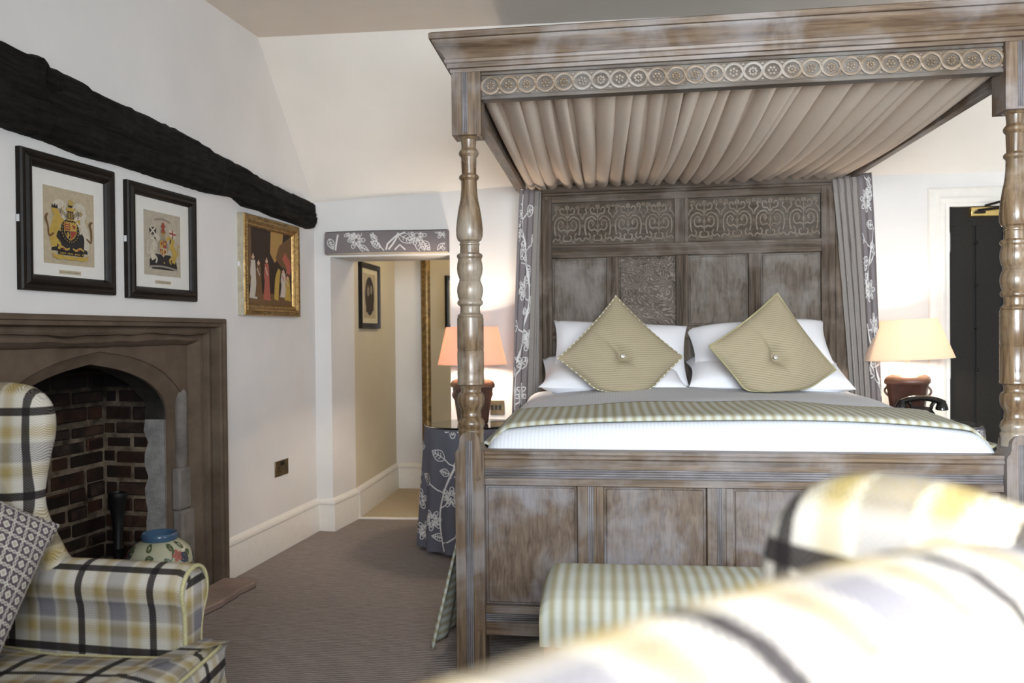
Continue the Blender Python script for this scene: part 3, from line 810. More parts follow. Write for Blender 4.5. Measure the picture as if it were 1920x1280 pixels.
hs.prism([(-.6, -.6), (.6, -.6), (.6, .02), (-.6, .02)], 0.001, 0.028, lambda a, b, d: Vector((a, b, d)))
hs.build('hearth_slab', 'hearth', fp, True, bevel=0.006)

# things on the hearth
def lathe_thing(name, label, cat, loc, prof, mat, n=40):
    o = thing(name, label, cat, loc); MB().lathe(prof, (0, 0, 0), n).build('body', mat, o, smooth=40); return o
jar = thing('ginger_jar', 'squat celadon ginger jar with blue rim and painted flowers standing on the hearth', 'vase', L(1.585, -.045, .034))
JP = [(.085, 0), (.105, .012), (.132, .07), (.143, .14), (.141, .195), (.126, .245), (.098, .272), (.070, .285)]
MB().lathe(JP, (0, 0, 0), 44).build('body', 'celadon', jar, smooth=40)
MB().lathe([(.068, .280), (.075, .286), (.078, .308), (.072, .316), (.062, .312), (.060, .282)], (0, 0, 0), 40).build('rim', 'v_blue', jar, smooth=50)
dec = MB(); rnd = random.Random(12)
def jar_surf(u, v):                               # u round the belly, v height
    for (r0, z0), (r1, z1) in zip(JP, JP[1:]):
        if z0 <= v <= z1 or (r1, z1) == JP[-1]:
            r = r0+(r1-r0)*min(1, max(0, (v-z0)/(z1-z0))); break
    a = u/0.135; return Vector((r*cos(a), r*sin(a), v))
for k in range(9):
    u0 = k*0.094; v0 = 0.03
    st = [(u0+0.022*sin(j*.7+k), v0+0.0285*j) for j in range(9)]
    embroider(dec, jar_surf, 9, 1, [(st, .004)], 0, .0015, (-1, 0))
    for j in range(2, 9):
        a = (0.4 if j % 2 else pi-0.4)+rnd.uniform(-.5, .5)
        lf = leaf(st[j][0], st[j][1], a, .032, .010)
        embroider(dec, jar_surf, 9, 1, [(q, .0075) for q in lf[:3]], 0, .0015, (-1, 0))
    for q in flower(u0+.03, .14+.09*((k*7) % 3)/2, .022, 5, k): embroider(dec, jar_surf, 9, 1, [(q, .007)], 1, .002, (-1, 0))
    for q in leaf(u0-.015, .205, 2.6+k, .055, .018): embroider(dec, jar_surf, 9, 1, [(q, .008)], 2, .002, (-1, 0))
dec.build('painted_flowers', ['v_green', 'v_pink', 'v_dark'], jar, smooth=0)
fd = thing('andiron', 'tall black iron firedog with flared top standing in the firebox', 'andiron', L(1.56, -.27, .030))
MB().lathe([(.030, .10), (.034, .12), (.022, .14), (.019, .22), (.026, .235), (.019, .25), (.024, .36), (.038, .46), (.042, .47), (.040, .485), (.030, .488), (.026, .47)], (0, 0, 0), 20).build('shaft', 'iron', fd, smooth=40)
for sx in (-1, 1):
    MB().tube(smoothpath([(0, 0, .12), (sx*.04, .02, .11), (sx*.08, .03, .05), (sx*.10, .03, .0085)], 6), .010, 8).build('foot', 'iron', fd)
MB().tube([(0, 0, .11), (0, -.10, .10), (0, -.15, .095), (0, -.15, .0095)], .011, 8).build('log_bar', 'iron', fd)
gr = thing('fire_basket', 'low black iron fire basket with a rounded hood in the firebox', 'fire basket', L(2.02, -.25, .03))
t = MB()
for k in range(7): t.tube([(-.26+.52*k/6, -.10, .10), (-.26+.52*k/6, .10, .10)], .008, 6)
t.tube([(-.27, .10, .10), (.27, .10, .10)], .010, 8).tube([(-.27, -.10, .10), (.27, -.10, .10)], .010, 8)
t.build('grate', 'iron', gr)
for a in (-1, 1):
    for b in (-1, 1): MB().tube([(a*.26, b*.10, .10), (a*.26, b*.10, .011)], .011, 8).build('leg', 'iron', gr)
t = MB(); n_ = 20
poly = [(-.28, .09)] + [(-.28+.56*k/n_, .09+.19*sin(pi*k/n_)**.6) for k in range(n_+1)][1:-1] + [(.28, .09)]
puffy(t, poly, .05, lambda a, b, d: Vector((a, d, b)), edge=.02); t.build('hood', 'iron', gr, smooth=50)

# ------------------------------------------------------------------ the four-poster bed
BX, BY = 0.45, 3.95
bed = thing('four_poster_bed', 'carved limed oak four-poster bed with turned posts, pleated canopy lining and panelled headboard', 'bed', (BX, BY, 0))
def tilt(p):                                  # the old frame is a little out of level
    k = -0.004 + 0.0185*min(1, max(0, (p.z-0.8)/1.25)); return Vector((p.x, p.y, p.z + (p.x-BX)*k))
def BM(): return MB(tilt)
XL, XR, PW = -0.533, 1.331, 0.104
# turned part: (pixel row in a crop of the left post, half width), both turned into metres
PC = [(95,50),(100,50),(112,38),(118,29),(140,27),(150,27),(157,33),(163,37),(172,37),(178,33),(183,29),(215,28),(245,27),(250,33),(255,37),(263,37),(268,32),(272,29),(300,29.5),(340,33),(380,41),(420,47),(455,50),(480,49.5),(497,44),(503,36),(507,35),(510,38),(514,38),(518,35),(545,36),(548,44),(553,48),(561,48),(566,44),(571,43),(585,47),(605,48.5),(625,46),(641,40),(645,39),(648,41),(651,39),(656,42),(672,47.5),(690,49),(710,46),(721,42),(726,45),(731,48),(738,48),(743,44),(747,38),(760,36.5),(772,38),(778,43),(780,47),(785,48),(788,46),(791,49.5),(850,50),(906,50),(909,48.3),(912,50),(915,48.3),(918,50),(1000,50),(1034,50),(1037,51.5),(1044,51),(1049,42),(1058,38),(1068,38),(1074,40),(1077,45),(1085,49),(1100,51),(1118,49),(1130,44),(1137,39),(1145,36.5),(1156,37),(1163,39),(1168,37),(1173,41),(1182,48),(1195,51),(1205,48),(1211,45),(1216,49),(1224,50),(1232,47),(1262,47)]
PROF = [(hw/2/519, 1.22-(200+cy/2-626)/519) for cy, hw in PC]
def reeds(mb, x, y0, z0, z1, n=4, gap=.0066):
    for k in range(n): 
        xx = x+(k-(n-1)/2)*gap; mb.tube([(xx, y0+.0005, z0), (xx, y0+.0005, z1)], .0033, 8, 1)
def post(x0):
    xc = x0+PW/2; yc = 3.0+PW/2
    p = BM(); p.lathe(sorted(PROF, key=lambda q: q[1]), (xc, yc, 0), 48); po = p.build('post', 'turned', bed, True, smooth=32)
    b = BM(); b.box(x0, x0+PW, 3.0, 3.0+PW, 1.936, 2.175); reeds(b, xc-.004, 3.0, 1.945, 2.16, 3)
    b.build('post_block', 'oak_z', po, True, bevel=.004)
    # lower square leg with rounded shoulders
    b = BM(); a = PW/2
    sh = [(-a, 0.0), (-a, .788), (-a+.003, .797), (-a+.011, .804), (-a+.014, .815), (-a+.017, .845), (-a+.026, .860), (-a+.040, .866)]
    sh = sh + [(-q, z) for q, z in reversed(sh)]
    b.prism(sh, 3.0, 3.0+PW, lambda u, v, d: Vector((xc+u, d, v)))
    reeds(b, xc-.002, 3.0, .02, .835, 4)
    b.build('post_leg', 'oak_z', po, True, bevel=.003)
    for zz in (.165, .70):
        pg = BM(); pg.tube([(xc+.032, 2.994, zz), (xc+.032, 3.01, zz)], .007, 10); pg.build('peg', 'oak_x', po, True)
    return po
post(XL); post(XR)
for x0 in (-.438, 1.293):                       # plain rear posts beside the headboard
    b = BM(); b.box(x0, x0+.082, 4.955, 5.035, 0, 2.09); b.build('rear_post', 'oakd_z', bed, True, bevel=.004)
# cornice round three sides
CORN = [(-.03, 2.158), (.003, 2.158), (.005, 2.170), (.013, 2.172), (.014, 2.186), (.020, 2.190), (.022, 2.199), (.018, 2.204), (.024, 2.214), (.034, 2.226), (.047, 2.238), (.057, 2.252), (.059, 2.260), (.067, 2.262), (.068, 2.280), (.060, 2.286), (-.03, 2.288)]
cm = BM(); sweep(cm, [(XL, 5.03), (XL, 3.0), (XR+PW, 3.0), (XR+PW, 5.03)], CORN)
cm.build('cornice', 'oak_x', bed, True, smooth=30)
BX0, BX1 = XL+PW, XR
fr = BM(); fr.box(BX0, BX1, 3.022, 3.062, 2.062, 2.175); fr.box(BX0, BX1, 3.014, 3.03, 2.062, 2.076); fr.box(BX0, BX1, 3.014, 3.03, 2.148, 2.16)
frz = fr.build('frieze', 'carved_ground', bed, True, bevel=.002)
cv = BM(); PIT = (BX1-BX0)/27; zc = 2.1125; A = .0285
for sg in (1, -1):
    pts = []
    for k in range(27*12+1):
        t = k/12; s_ = sin(pi*t); z = zc + sg*A*math.copysign(abs(s_)**.55, s_); pts.append((BX0+PIT*t, 3.0205 + sg*.0012*cos(pi*t), z))
    cv.tube(pts, .0058, 6, upv=(0, 1, 0), flat=.9)
cv.build('guilloche_carving', 'carved', frz, True, smooth=60)
ros = BM()
for k in range(27):
    cx = BX0+PIT*(k+.5); ph = .4*(k % 3)
    ros.ball((cx, 3.020, zc), .0045, 6, 4)
    npet = 6 if k % 2 else 8
    for j in range(npet):
        a = ph+2*pi*j/npet; ros.ball((cx+.0115*cos(a), 3.0215, zc+.0115*sin(a)), .0055, 6, 4, 0, (1, .6, 1))
    for (sx, sz) in ((.5, 1), (.5, -1)):
        ros.ball((BX0+PIT*(k+1)-.0, 3.0225, zc+sz*.026), .007, 6, 4, 0, (1, .5, .7))
ros.build('rosette_carving', 'carved', frz, True, smooth=60)
for x0, x1 in ((XL+.028, XL+.085), (XR+.022, XR+.078)):
    b = BM(); b.box(x0, x1, 3.09, 4.97, 2.06, 2.17); b.box(x0+.02 if x0 < 0 else x0-.0, x1 if x0 < 0 else x1-.02, 3.09, 4.97, 2.045, 2.062)
    b.build('side_rail', 'oak_y', bed, True, bevel=.003)
# pleated lining of the canopy
rnd = random.Random(21); x0, x1 = BX0-.02, BX1+.03
phs = [0]; 
while phs[-1] < x1-x0: phs.append(phs[-1]+rnd.uniform(.050, .092))
sc_ = (x1-x0)/phs[-1]; phs = [p*sc_ for p in phs]; depth = [rnd.uniform(.6, 1.25) for _ in phs]
def lining(u, v):
    n = len(phs)-1; q = u*n; i = min(n-1, int(q)); f = q-i
    x = phs[i]+(phs[i+1]-phs[i])*f; w = phs[i+1]-phs[i]; dp = depth[i]*(1-f)+depth[i+1]*f
    bow = 0.012*sin(v*2.6+i*1.3)
    x += -w*0.11*sin(2*pi*f) + w*.16*(1-cos(2*pi*f))*dp*(.5+.5*sin(i*2.1)) + bow
    z = 2.122 - .040*dp*(0.5-0.5*cos(2*pi*f))**.7
    sag = -.055*sin(pi*min(1, v*1.02))*(0.55+0.45*sin(pi*u)) - .028*v
    y = 3.055 + 1.90*v
    return Vector((x0+x, y, z+sag))
ln = BM(); n = len(phs)-1
ln.grid(lining, n*14, 30)
ln.build('canopy_lining', 'tester', bed, True, smooth=75)
rb = BM(); rb.box(XL+.03, XR+.08, 3.05, 4.99, 2.155, 2.172); rb.build('canopy_board', 'oakd_y', bed, True)

# headboard
HY = 4.965
HX = lambda px: -.294 + .003024*(px-1037)
hb = BM()
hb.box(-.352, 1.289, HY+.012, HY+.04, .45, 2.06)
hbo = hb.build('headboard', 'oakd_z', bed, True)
for nm, a, b in (('stile', -.354, -.298), ('stile', 1.216, 1.291)):
    q = BM(); q.box(a, b, HY-.012, HY+.02, .45, 2.04); reeds(q, (a+b)/2, HY-.012, .5, 2.0, 3); q.build(nm, 'oakd_z', hbo, True, bevel=.003)
def rail(z0, z1, name='rail', groove=True, x0=-.298, x1=1.216, y=HY-.010):
    q = BM(); q.box(x0, x1, y, HY+.02, z0, z1)
    if groove:
        q.box(x0, x1, y-.006, y+.004, z1-.018, z1-.002).box(x0, x1, y-.006, y+.004, z0+.002, z0+.016)
        for k in range(3): q.tube([(x0, y, z0+(z1-z0)*(.42+.10*k)), (x1, y, z0+(z1-z0)*(.42+.10*k))], .003, 6)
    q.build(name, 'oakd_x', hbo, True, bevel=.002)
q = BM(); q.box(-.354, 1.291, HY-.034, HY+.03, 2.035, 2.085); q.box(-.35, 1.287, HY-.026, HY, 2.02, 2.036); q.build('top_rail', 'oakd_x', hbo, True, bevel=.004)
rail(1.980, 2.021, groove=False); rail(1.655, 1.730); rail(1.175, 1.252); rail(.70, .80)
def muntin(x0, x1, z0, z1, mats='oakd_z', y=HY-.009, par=None, back=HY+.02):
    q = BM(); q.box(x0, x1, y, back, z0, z1)
    q.box(x0, x0+(x1-x0)*.26, y-.006, y+.004, z0, z1).box(x1-(x1-x0)*.26, x1, y-.006, y+.004, z0, z1)
    reeds(q, (x0+x1)/2, y, z0, z1, 3, .007); q.build('muntin', mats, par or hbo, True, bevel=.002)
muntin(HX(1140), HX(1162), 1.252, 1.655); muntin(HX(1270), HX(1293), 1.252, 1.655); muntin(HX(1404), HX(1427), 1.252, 1.655)
muntin(HX(1268), HX(1293), 1.730, 1.980)
muntin(HX(1270), HX(1293), .80, 1.175); muntin(HX(1140), HX(1162), .80, 1.175); muntin(HX(1404), HX(1427), .80, 1.175)
def panel(x0, x1, z0, z1, mats, par, y, field=.010):
    q = BM(); q.box(x0, x1, y+.014, y+.026, z0, z1); q.box(x0+field, x1-field, y+.007, y+.016, z0+field, z1-field)
    return q.build('panel', mats, par, True, bevel=.007, seg=2)
XP = [(-.298, HX(1140)), (HX(1162), HX(1270)), (HX(1293), HX(1404)), (HX(1427), 1.216)]
for i, (a, b) in enumerate(XP):
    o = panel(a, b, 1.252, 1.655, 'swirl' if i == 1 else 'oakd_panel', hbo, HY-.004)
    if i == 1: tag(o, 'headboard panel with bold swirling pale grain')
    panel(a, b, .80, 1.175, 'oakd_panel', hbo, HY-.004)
def arabesque(x0, x1, z0, z1, par):
    """low carved scrolls, urns and rosettes over a sunk panel"""
    q = BM(); q.box(x0, x1, HY+.004, HY+.018, z0, z1); o = q.build('carved_panel', 'carvedd_ground', par, True)
    c = BM(); Wd = (x1-x0)/4; H_ = z1-z0; y = HY+.003
    def P(cx, a, b): return Vector((cx+a*Wd, y, z0+b*H_))
    def cur(cx, pts, r):
        for sg in (1, -1):
            c.tube(smoothpath([P(cx, sg*a, b) for a, b in pts], 4), r, 5, upv=(0, 1, 0), flat=.8)
    for k in range(4):
        cx = x0+Wd*(k+.5)
        cur(cx, [(.0, .30), (.10, .36), (.22, .34), (.30, .42), (.28, .54), (.18, .57), (.12, .50), (.17, .44)], .0057)
        cur(cx, [(.05, .58), (.16, .66), (.30, .64), (.40, .55), (.42, .38), (.38, .22)], .0061)
        cur(cx, [(.0, .62), (.08, .72), (.20, .74), (.24, .84), (.15, .88), (.10, .82)], .0054)
        cur(cx, [(.48, .08), (.40, .16), (.30, .12), (.24, .20), (.30, .27)], .0051)
        cur(cx, [(.49, .60), (.44, .70), (.36, .76), (.40, .86)], .0051)
        c.tube([P(cx, 0, .22), P(cx, 0, .94)], .0036, 5, upv=(0, 1, 0))
        cur(cx, [(.0, .10), (.10, .10), (.13, .20), (.06, .22)], .0057)
        cur(cx, [(.0, .94), (.05, .90), (.04, .84)], .0054)
        for a, b, r in ((.34, .90, .0105), (-.34, .90, .0105), (.20, .09, .009), (-.20, .09, .009), (.17, .51, .006), (-.17, .51, .006), (.5, .45, .006), (.5, .92, .008), (0, .46, .008)):
            p = P(cx, a, b)
            if x0+.01 < p.x < x1-.01:
                for j in range(6): c.ball((p.x+r*cos(j*pi/3), y, p.z+r*sin(j*pi/3)), r*.55, 5, 3, 0, (1, .5, 1))
                c.ball(tuple(p), r*.5, 5, 3, 0, (1, .7, 1))
    c.build('scroll_carving', 'carvedd', o, True, smooth=60)
arabesque(-.296, HX(1268), 1.732, 1.978, hbo); arabesque(HX(1293), 1.214, 1.732, 1.978, hbo)

# footboard
fb = BM(); FY = 3.030; f0, f1 = XL+PW-.003, XR+.003
fb.box(f0, f1, FY+.026, FY+.044, .135, .79)
fbo = fb.build('footboard', 'oak_x', bed, True)
q = BM(); q.box(f0, f1, FY-.012, FY+.052, .782, .797); q.tube([(f0, FY-.004, .7745), (f1, FY-.004, .7745)], .011, 10); q.build('cap_rail', 'oak_x', fbo, True, bevel=.003)
q = BM(); q.box(f0, f1, FY, FY+.03, .672, .771); q.box(f0, f1, FY-.007, FY+.01, .731, .769).box(f0, f1, FY-.006, FY+.01, .673, .697)
for k in range(4): q.tube([(f0, FY, .7025+.0085*k), (f1, FY, .7025+.0085*k)], .0042, 8, 1)
q.build('upper_rail', 'oak_x', fbo, True, bevel=.002)
q = BM(); q.box(f0, f1, FY, FY+.03, .133, .237); q.box(f0, f1, FY-.007, FY+.01, .134, .178).box(f0, f1, FY-.007, FY+.01, .212, .235)
for k in range(4): q.tube([(f0, FY, .184+.0075*k), (f1, FY, .184+.0075*k)], .0038, 8, 1)
q.build('lower_rail', 'oak_x', fbo, True, bevel=.002)
FXP = [(f0, -.098), (-.008, .353), (.440, .801), (.889, f1)]
for a, b in FXP: panel(a, b, .237, .672, 'oak_panel', fbo, FY+.004)
for a, b in ((-.098, -.008), (.353, .440), (.801, .889)): muntin(a, b, .237, .672, 'oak_z', FY, fbo, FY+.03)
for x0 in (XL+.03, XR+.05):
    b = BM(); b.box(x0, x0+.03, 3.09, 4.97, .18, .46); b.build('bed_rail', 'oak_y', bed, True, bevel=.003)
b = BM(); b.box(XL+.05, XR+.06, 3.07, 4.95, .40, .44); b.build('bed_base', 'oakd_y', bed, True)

# mattress, duvet, throw
def slab(mb, x0, x1, y0, y1, z0, z1, r, nx=40, ny=40, crown=0.0, zf=None, uvw=True):
    """rounded slab from a plan grid: top sheet that turns down over every side"""
    def prof(t, a, b):                          # t in 0..1 over [down, across, down]
        d = 0.16
        if t < d: q = t/d; ang = q*pi/2; return a + r*(1-cos(ang)), -r*(1-sin(ang)), q
        if t > 1-d: q = (1-t)/d; ang = q*pi/2; return b - r*(1-cos(ang)), -r*(1-sin(ang)), q
        return a + r + (b-a-2*r)*(t-d)/(1-2*d), 0.0, 1
    def fn(u, v):
        x, dx, _ = prof(u, x0, x1); y, dy, _ = prof(v, y0, y1)
        base = zf(x, y) if zf else z1
        return Vector((x, y, base + crown*(1-((x-(x0+x1)/2)/((x1-x0)/2))**2)*(1-((y-(y0+y1)/2)/((y1-y0)/2))**4) + max(-r*1.6, dx+dy)))
    mb.grid(fn, nx, ny, lambda u, v: (fn(u, v).x, fn(u, v).y))
    top_n = (nx+1)*(ny+1); base = len(mb.v)-top_n
    loop = [base+i for i in range(nx+1)] + [base+j*(nx+1)+nx for j in range(1, ny+1)] + [base+ny*(nx+1)+i for i in range(nx-1, -1, -1)] + [base+j*(nx+1) for j in range(ny-1, 0, -1)]
    k = len(mb.v); mb.v += [Vector((mb.v[i].x, mb.v[i].y, z0)) for i in loop]; n = len(loop)
    for i in range(n):
        mb.f.append([loop[i], k+i, k+(i+1) % n, loop[(i+1) % n]]); mb.uv.append(None); mb.mi.append(0)
    mb.f.append([k+i for i in reversed(range(n))]); mb.uv.append(None); mb.mi.append(0)
    return fn
mt = MB(); slab(mt, -.415, 1.325, 3.085, 4.93, .442, .72, .05, 24, 24)
tag(mt.build('mattress', 'white', None, smooth=50), 'white mattress under the duvet inside the oak bed frame', 'mattress')
rnd = random.Random(3)
def duv_z(x, y):
    e = max(0, 1-((x-.46)/.92)**2)
    return .838 + .058*e**.55 + .032*(y-3.1)/1.7 + .004*sin(x*5+y*3)+.003*sin(y*9-x*4)
dv = MB(); duv = slab(dv, -.440, 1.352, 3.078, 4.80, .60, .9, .085, 60, 60, 0, duv_z)
tag(dv.build('duvet', 'duvet', None, smooth=70), 'white fine-striped duvet spread over the four-poster bed', 'duvet')
# throw across the foot: follows the duvet, hangs down on both sides
tw = MB(); TW0, TW1 = 3.128, 3.60
def throw(u, v):
    Lh = .80; Lt = 1.80; tot = Lt+2*Lh; s_ = u*tot; y = TW0+(TW1-TW0)*v
    arc = .05*sin(pi*min(1, max(0, (s_-Lh)/Lt)))
    y += arc*(v*1.0)+ .0*(1-v)
    if s_ < Lh or s_ > Lh+Lt:
        left = s_ < Lh; h = (Lh-s_) if left else (s_-Lh-Lt); q = h/Lh
        x = -.452-.115*q**.9-.060*q if left else 1.364+.115*q**.9+.03*q
        z = .800-.76*q
        if q < .12: 
            a = q/.12; z = .815 - .05*a; x = (-.440-.022*a) if left else (1.352+.022*a)
        wob = .018*q*sin(v*9+1.0) + .010*q*sin(v*21)
        return Vector((x+(-wob if left else wob), y+.02*q*sin(v*4), max(.015, z)))
    x = -.440+1.792*(s_-Lh)/Lt
    e = abs((x-.456)/.896)
    drop = 0 if e < .90 else .075*((e-.90)/.10)**1.6
    zt = duv_z(x, y) - drop
    fr_ = max(0, 1-v/.05)
    return Vector((x, y, zt+.013+.004*sin(x*11)*v - .010*fr_))
def tw_uv(u, v): return (u*3.40, v*.47)
tw.grid(throw, 150, 24, tw_uv)
o = tw.build('bed_throw', 'stripe', None, smooth=80)
so = o.modifiers.new('thickness', 'SOLIDIFY'); so.thickness = .008; so.offset = 1
tag(o, 'olive and white striped wool throw laid across the foot of the bed', 'throw')

# pillows
def pillow(name, label, loc, w, h, th, rot, group=None, seed=0):
    o = bpy.data.objects.new(name, None); COL.objects.link(o); o.location = loc; o.rotation_euler = rot
    ROOT[o.name] = Matrix.Translation(Vector(loc)); tag(o, label, 'pillow', group)
    mb = MB(); N = 22; rr = random.Random(seed); a1, a2, a3 = rr.uniform(0, 6), rr.uniform(0, 6), rr.uniform(0, 6)
    def fn(sg):
        def f(u, v):
            a, b = 2*u-1, 2*v-1
            pin = 1-.06*(1-abs(a)**2)*(abs(b)**2)*1.0; pin2 = 1-.07*(1-abs(b)**2)*(abs(a)**2)
            x, y = a*w/2*pin2, b*h/2*pin
            e = max(0, (1-a*a)*(1-b*b)); z = sg*th/2*e**.42 + .010*e**.5*sin(a*5+a1)*sin(b*4+a2) + .02*(abs(a)**3)*sin(a3+2*b)
            return Vector((x, y, z))
        return f
    mb.grid(fn(1), N, N); mb.grid(fn(-1), N, N, flip=True)
    mb.build('pillowcase', 'white', o, smooth=80); return o
pillow('pillow', 'lower white pillow lying on the duvet behind the rope-edged cushion', (.045, 4.735, .985), .80, .42, .20, (R(20), R(1), R(1)), None, 1)
pillow('pillow', 'upper white pillow leaning on the headboard behind the rope-edged cushion', (.085, 4.815, 1.105), .76, .42, .20, (R(48), R(3), R(1)), None, 2)
pillow('pillow', 'lower white pillow lying on the duvet behind the plain piped cushion', (.865, 4.735, .990), .84, .42, .20, (R(20), R(1), R(-1)), None, 3)
pillow('pillow', 'upper white pillow leaning on the headboard behind the plain piped cushion', (.850, 4.815, 1.110), .76, .42, .20, (R(48), R(-3), R(-1)), None, 4)

def cushion(name, label, loc, size, th, rot, mats, trim, button=True, flatz=None, seed=0, tuft=True):
    o = bpy.data.objects.new(name, None); COL.objects.link(o); o.location = loc; o.rotation_euler = rot
    ROOT[o.name] = Matrix.Translation(Vector(loc)); tag(o, label, 'cushion')
    Mw = (Matrix.Translation(Vector(loc)) @ o.rotation_euler.to_matrix().to_4x4()); Mi = Mw.inverted()
    def flat(p):
        if flatz is None: return p
        q = Mw @ p
        if q.z < flatz+.03: q.z = flatz + .03*math.exp((q.z-flatz-.03)/.03); q = q
        return Mi @ q
    N = 36; mb = MB(flat); h = size/2
    def f(sg):
        def g(u, v):
            a, b = 2*u-1, 2*v-1
            x = a*h*(1-.055*(1-b*b)**1.0*abs(a)**2) ; y = b*h*(1-.055*(1-a*a)*abs(b)**2)
            e = max(0, (1-a*a)*(1-b*b)); z = sg*th/2*e**.5
            if tuft and sg > 0:
                r2 = a*a+b*b
                z -= th*.34*math.exp(-r2/.035) + th*.17*math.exp(-(b**2)/.005)*math.exp(-r2/.35)*(a < .0) + th*.12*math.exp(-(a**2)/.006)*math.exp(-r2/.3)*(b < 0) + .12*th*math.exp(-(b**2)/.006)*math.exp(-r2/.2)*(a > 0)
            z += .006*e*sin(a*6+seed)*sin(b*5+seed*2)
            return Vector((x, y, z))
        return g
    mb.grid(f(1), N, N, lambda u, v: (u*size, v*size)); mb.grid(f(-1), N, N, lambda u, v: (u*size, v*size), flip=True)
    mb.build('cover', mats, o, smooth=80)
    pts = []; g = f(1)
    for k in range(4*24):
        e_, t = divmod(k, 24); t /= 24
        u, v = [(t, 0), (1, t), (1-t, 1), (0, 1-t)][e_]; pts.append(flat(g(u, v)))
    if trim:
        tb = MB()
        if trim == 'rope':
            for i in range(len(pts)):
                for q in (0, .5):
                    p = pts[i].lerp(pts[(i+1) % len(pts)], q); tb.ball(tuple(p), .0052, 6, 4, (2*i+int(q*2)) % 3 == 0 and 1 or 0)
            tb.build('rope_edge', ['piping', 'capwhite'], o, smooth=60)
        else:
            tb.tube(pts+[pts[0]], .005, 6); tb.build('piped_edge', trim, o, smooth=60)
    if button:
        c = g(.5, .5); b = MB(); b.lathe([(.011, -.002), (.013, .002), (.011, .006), (.006, .007), (.004, .005)], (c.x, c.y, c.z+.003), 14)
        tag(b.build('button', 'steel', o, smooth=40), 'small silver button')
    return o
# facing the foot, standing on a corner and leaning back
cushion('cushion', 'sage ribbed cushion with a beaded rope edge standing on its corner', (.086, 4.445, 1.088), .472, .15, (R(68), R(45-2), R(0)), 'ribbed', 'rope', True, .918, 1)
cushion('cushion', 'sage ribbed cushion with a plain piped edge standing on its corner', (.852, 4.445, 1.080), .494, .15, (R(68), R(45+9), R(0)), 'ribbed', 'piping', True, .918, 2)

# ------------------------------------------------------------------ bed curtains
def curtain(name, label, A, B, A2, B2, ztop, zbot, folds, amp, split, seed, flipside):
    """cloth hung from A to B (plan), ending A2 to B2; u in metres from A; the part u<split (or >split) is embroidered"""
    o = thing(name, label, 'curtain', ((A2[0]+B2[0])/2, (A2[1]+B2[1])/2, zbot))
    A, B, A2, B2 = map(Vector, (A, B, A2, B2)); H_ = ztop-zbot; Wc = (B-A).length*2.1
    rr = random.Random(seed); fo = [rr.uniform(.75, 1.25) for _ in range(folds+2)]
    def Sf(u, v):
        t = u/Wc; q = max(0.0, 1-v/H_)
        p = A.lerp(B, t).lerp(A2.lerp(B2, t), q**0.85); d = (B-A).normalized(); n = Vector((d.y, -d.x))
        i = int(max(0, t)*folds); a = amp*(.45+.75*q)*fo[min(i, folds)]
        if (t > split if flipside else t < split): a *= .45
        ph = 2*pi*folds*t + .5*sin(3*q+seed)
        p = p + n*(a*sin(ph)) + d*(a*.45*sin(2*ph))
        return Vector((p.x, p.y, zbot+v))
    def part(nm, u0, u1, mats, emb):
        mb = MB(); NU = max(10, int((u1-u0)/Wc*folds*16))
        mb.grid(lambda a, b: Sf(u0+(u1-u0)*a, H_*b), NU, 34, lambda a, b: (u0+(u1-u0)*a, H_*b))
        if emb:
            mo = [([(u+u0, v) for u, v in pl], w) for pl, w in vine(u1-u0, H_, seed, 1.3)]
            embroider(mb, Sf, u1, H_, mo, 1, .003, (u0, 0))
        x = mb.build(nm, mats, o, True, smooth=80)
        so = x.modifiers.new('thickness', 'SOLIDIFY'); so.thickness = .003; so.offset = -1
        return x
    if flipside: part('lining', 0, split*Wc, 'lining', False); part('patterned_face', split*Wc, Wc, ['mauve', 'motif'], True)
    else: part('patterned_face', 0, split*Wc, ['mauve', 'motif'], True); part('lining', split*Wc, Wc, 'lining', False)
    t = MB()                                      # gathered heading tape
    h0, h1 = (0, split*Wc) if flipside else (split*Wc, Wc)
    t.grid(lambda a, b: Sf(h0+(h1-h0)*a, H_-.085+.07*b)+Vector((0, -.004-.004*abs(sin(a*60)), 0)), 60, 3)
    x = t.build('heading_tape', 'lining', o, True, smooth=60)
    return o
curtain('bed_curtain', 'grey mauve curtain with white embroidered flowers at the left of the headboard', (-.462, 4.80), (-.350, 4.935), (-.530, 4.80), (-.395, 4.935), 2.035, .74, 4, .017, .66, 5, False)
curtain('bed_curtain', 'pleated taupe lined curtain with an embroidered edge at the right of the headboard', (1.265, 4.935), (1.440, 4.80), (1.370, 4.935), (1.492, 4.80), 2.07, .76, 6, .013, .66, 8, True)

# ------------------------------------------------------------------ pelmet over the passage
pel = thing('pelmet', 'grey pelmet embroidered with white leaves over the passage doorway', 'pelmet', (-1.31, 5.148, 1.708))
def pel_s(u, v): return Vector((-1.693+u, 5.070 - .012*sin(pi*min(1, max(0, v/.13))) + .004*sin(u*9), 1.712 + v + .006*u + .003*sin(u*7)))
t = MB(); t.box(-1.690, -.938, 5.080, 5.148, 1.712, 1.832); t.build('board', 'cream', pel, True, bevel=.004)
t = MB(); t.grid(lambda a, b: pel_s(.757*a, .130*b), 50, 8)
t.grid(lambda a, b: Vector((pel_s(.757*a, .13).x, pel_s(.757*a, .13).y+(5.148-pel_s(.757*a, .13).y)*b, pel_s(.757*a, .13).z+.004)), 50, 2)
for sx in (0, .757): t.grid(lambda a, b: Vector((pel_s(sx, .13*b).x, 5.148+(pel_s(sx, .13*b).y-5.148)*a, pel_s(sx, .13*b).z)), 2, 8)
mot = []
def ad(ls, w=.0042): 
    for q in ls: mot.append((q, w))
ad([[(.06, -.02), (.075, .06), (.09, .15)]], .010); ad(flower(.20, .075, .055, 6)); ad(flower(.165, .12, .045, 6, .4)); ad(leaf(.215, .04, -.5, .07, .018))
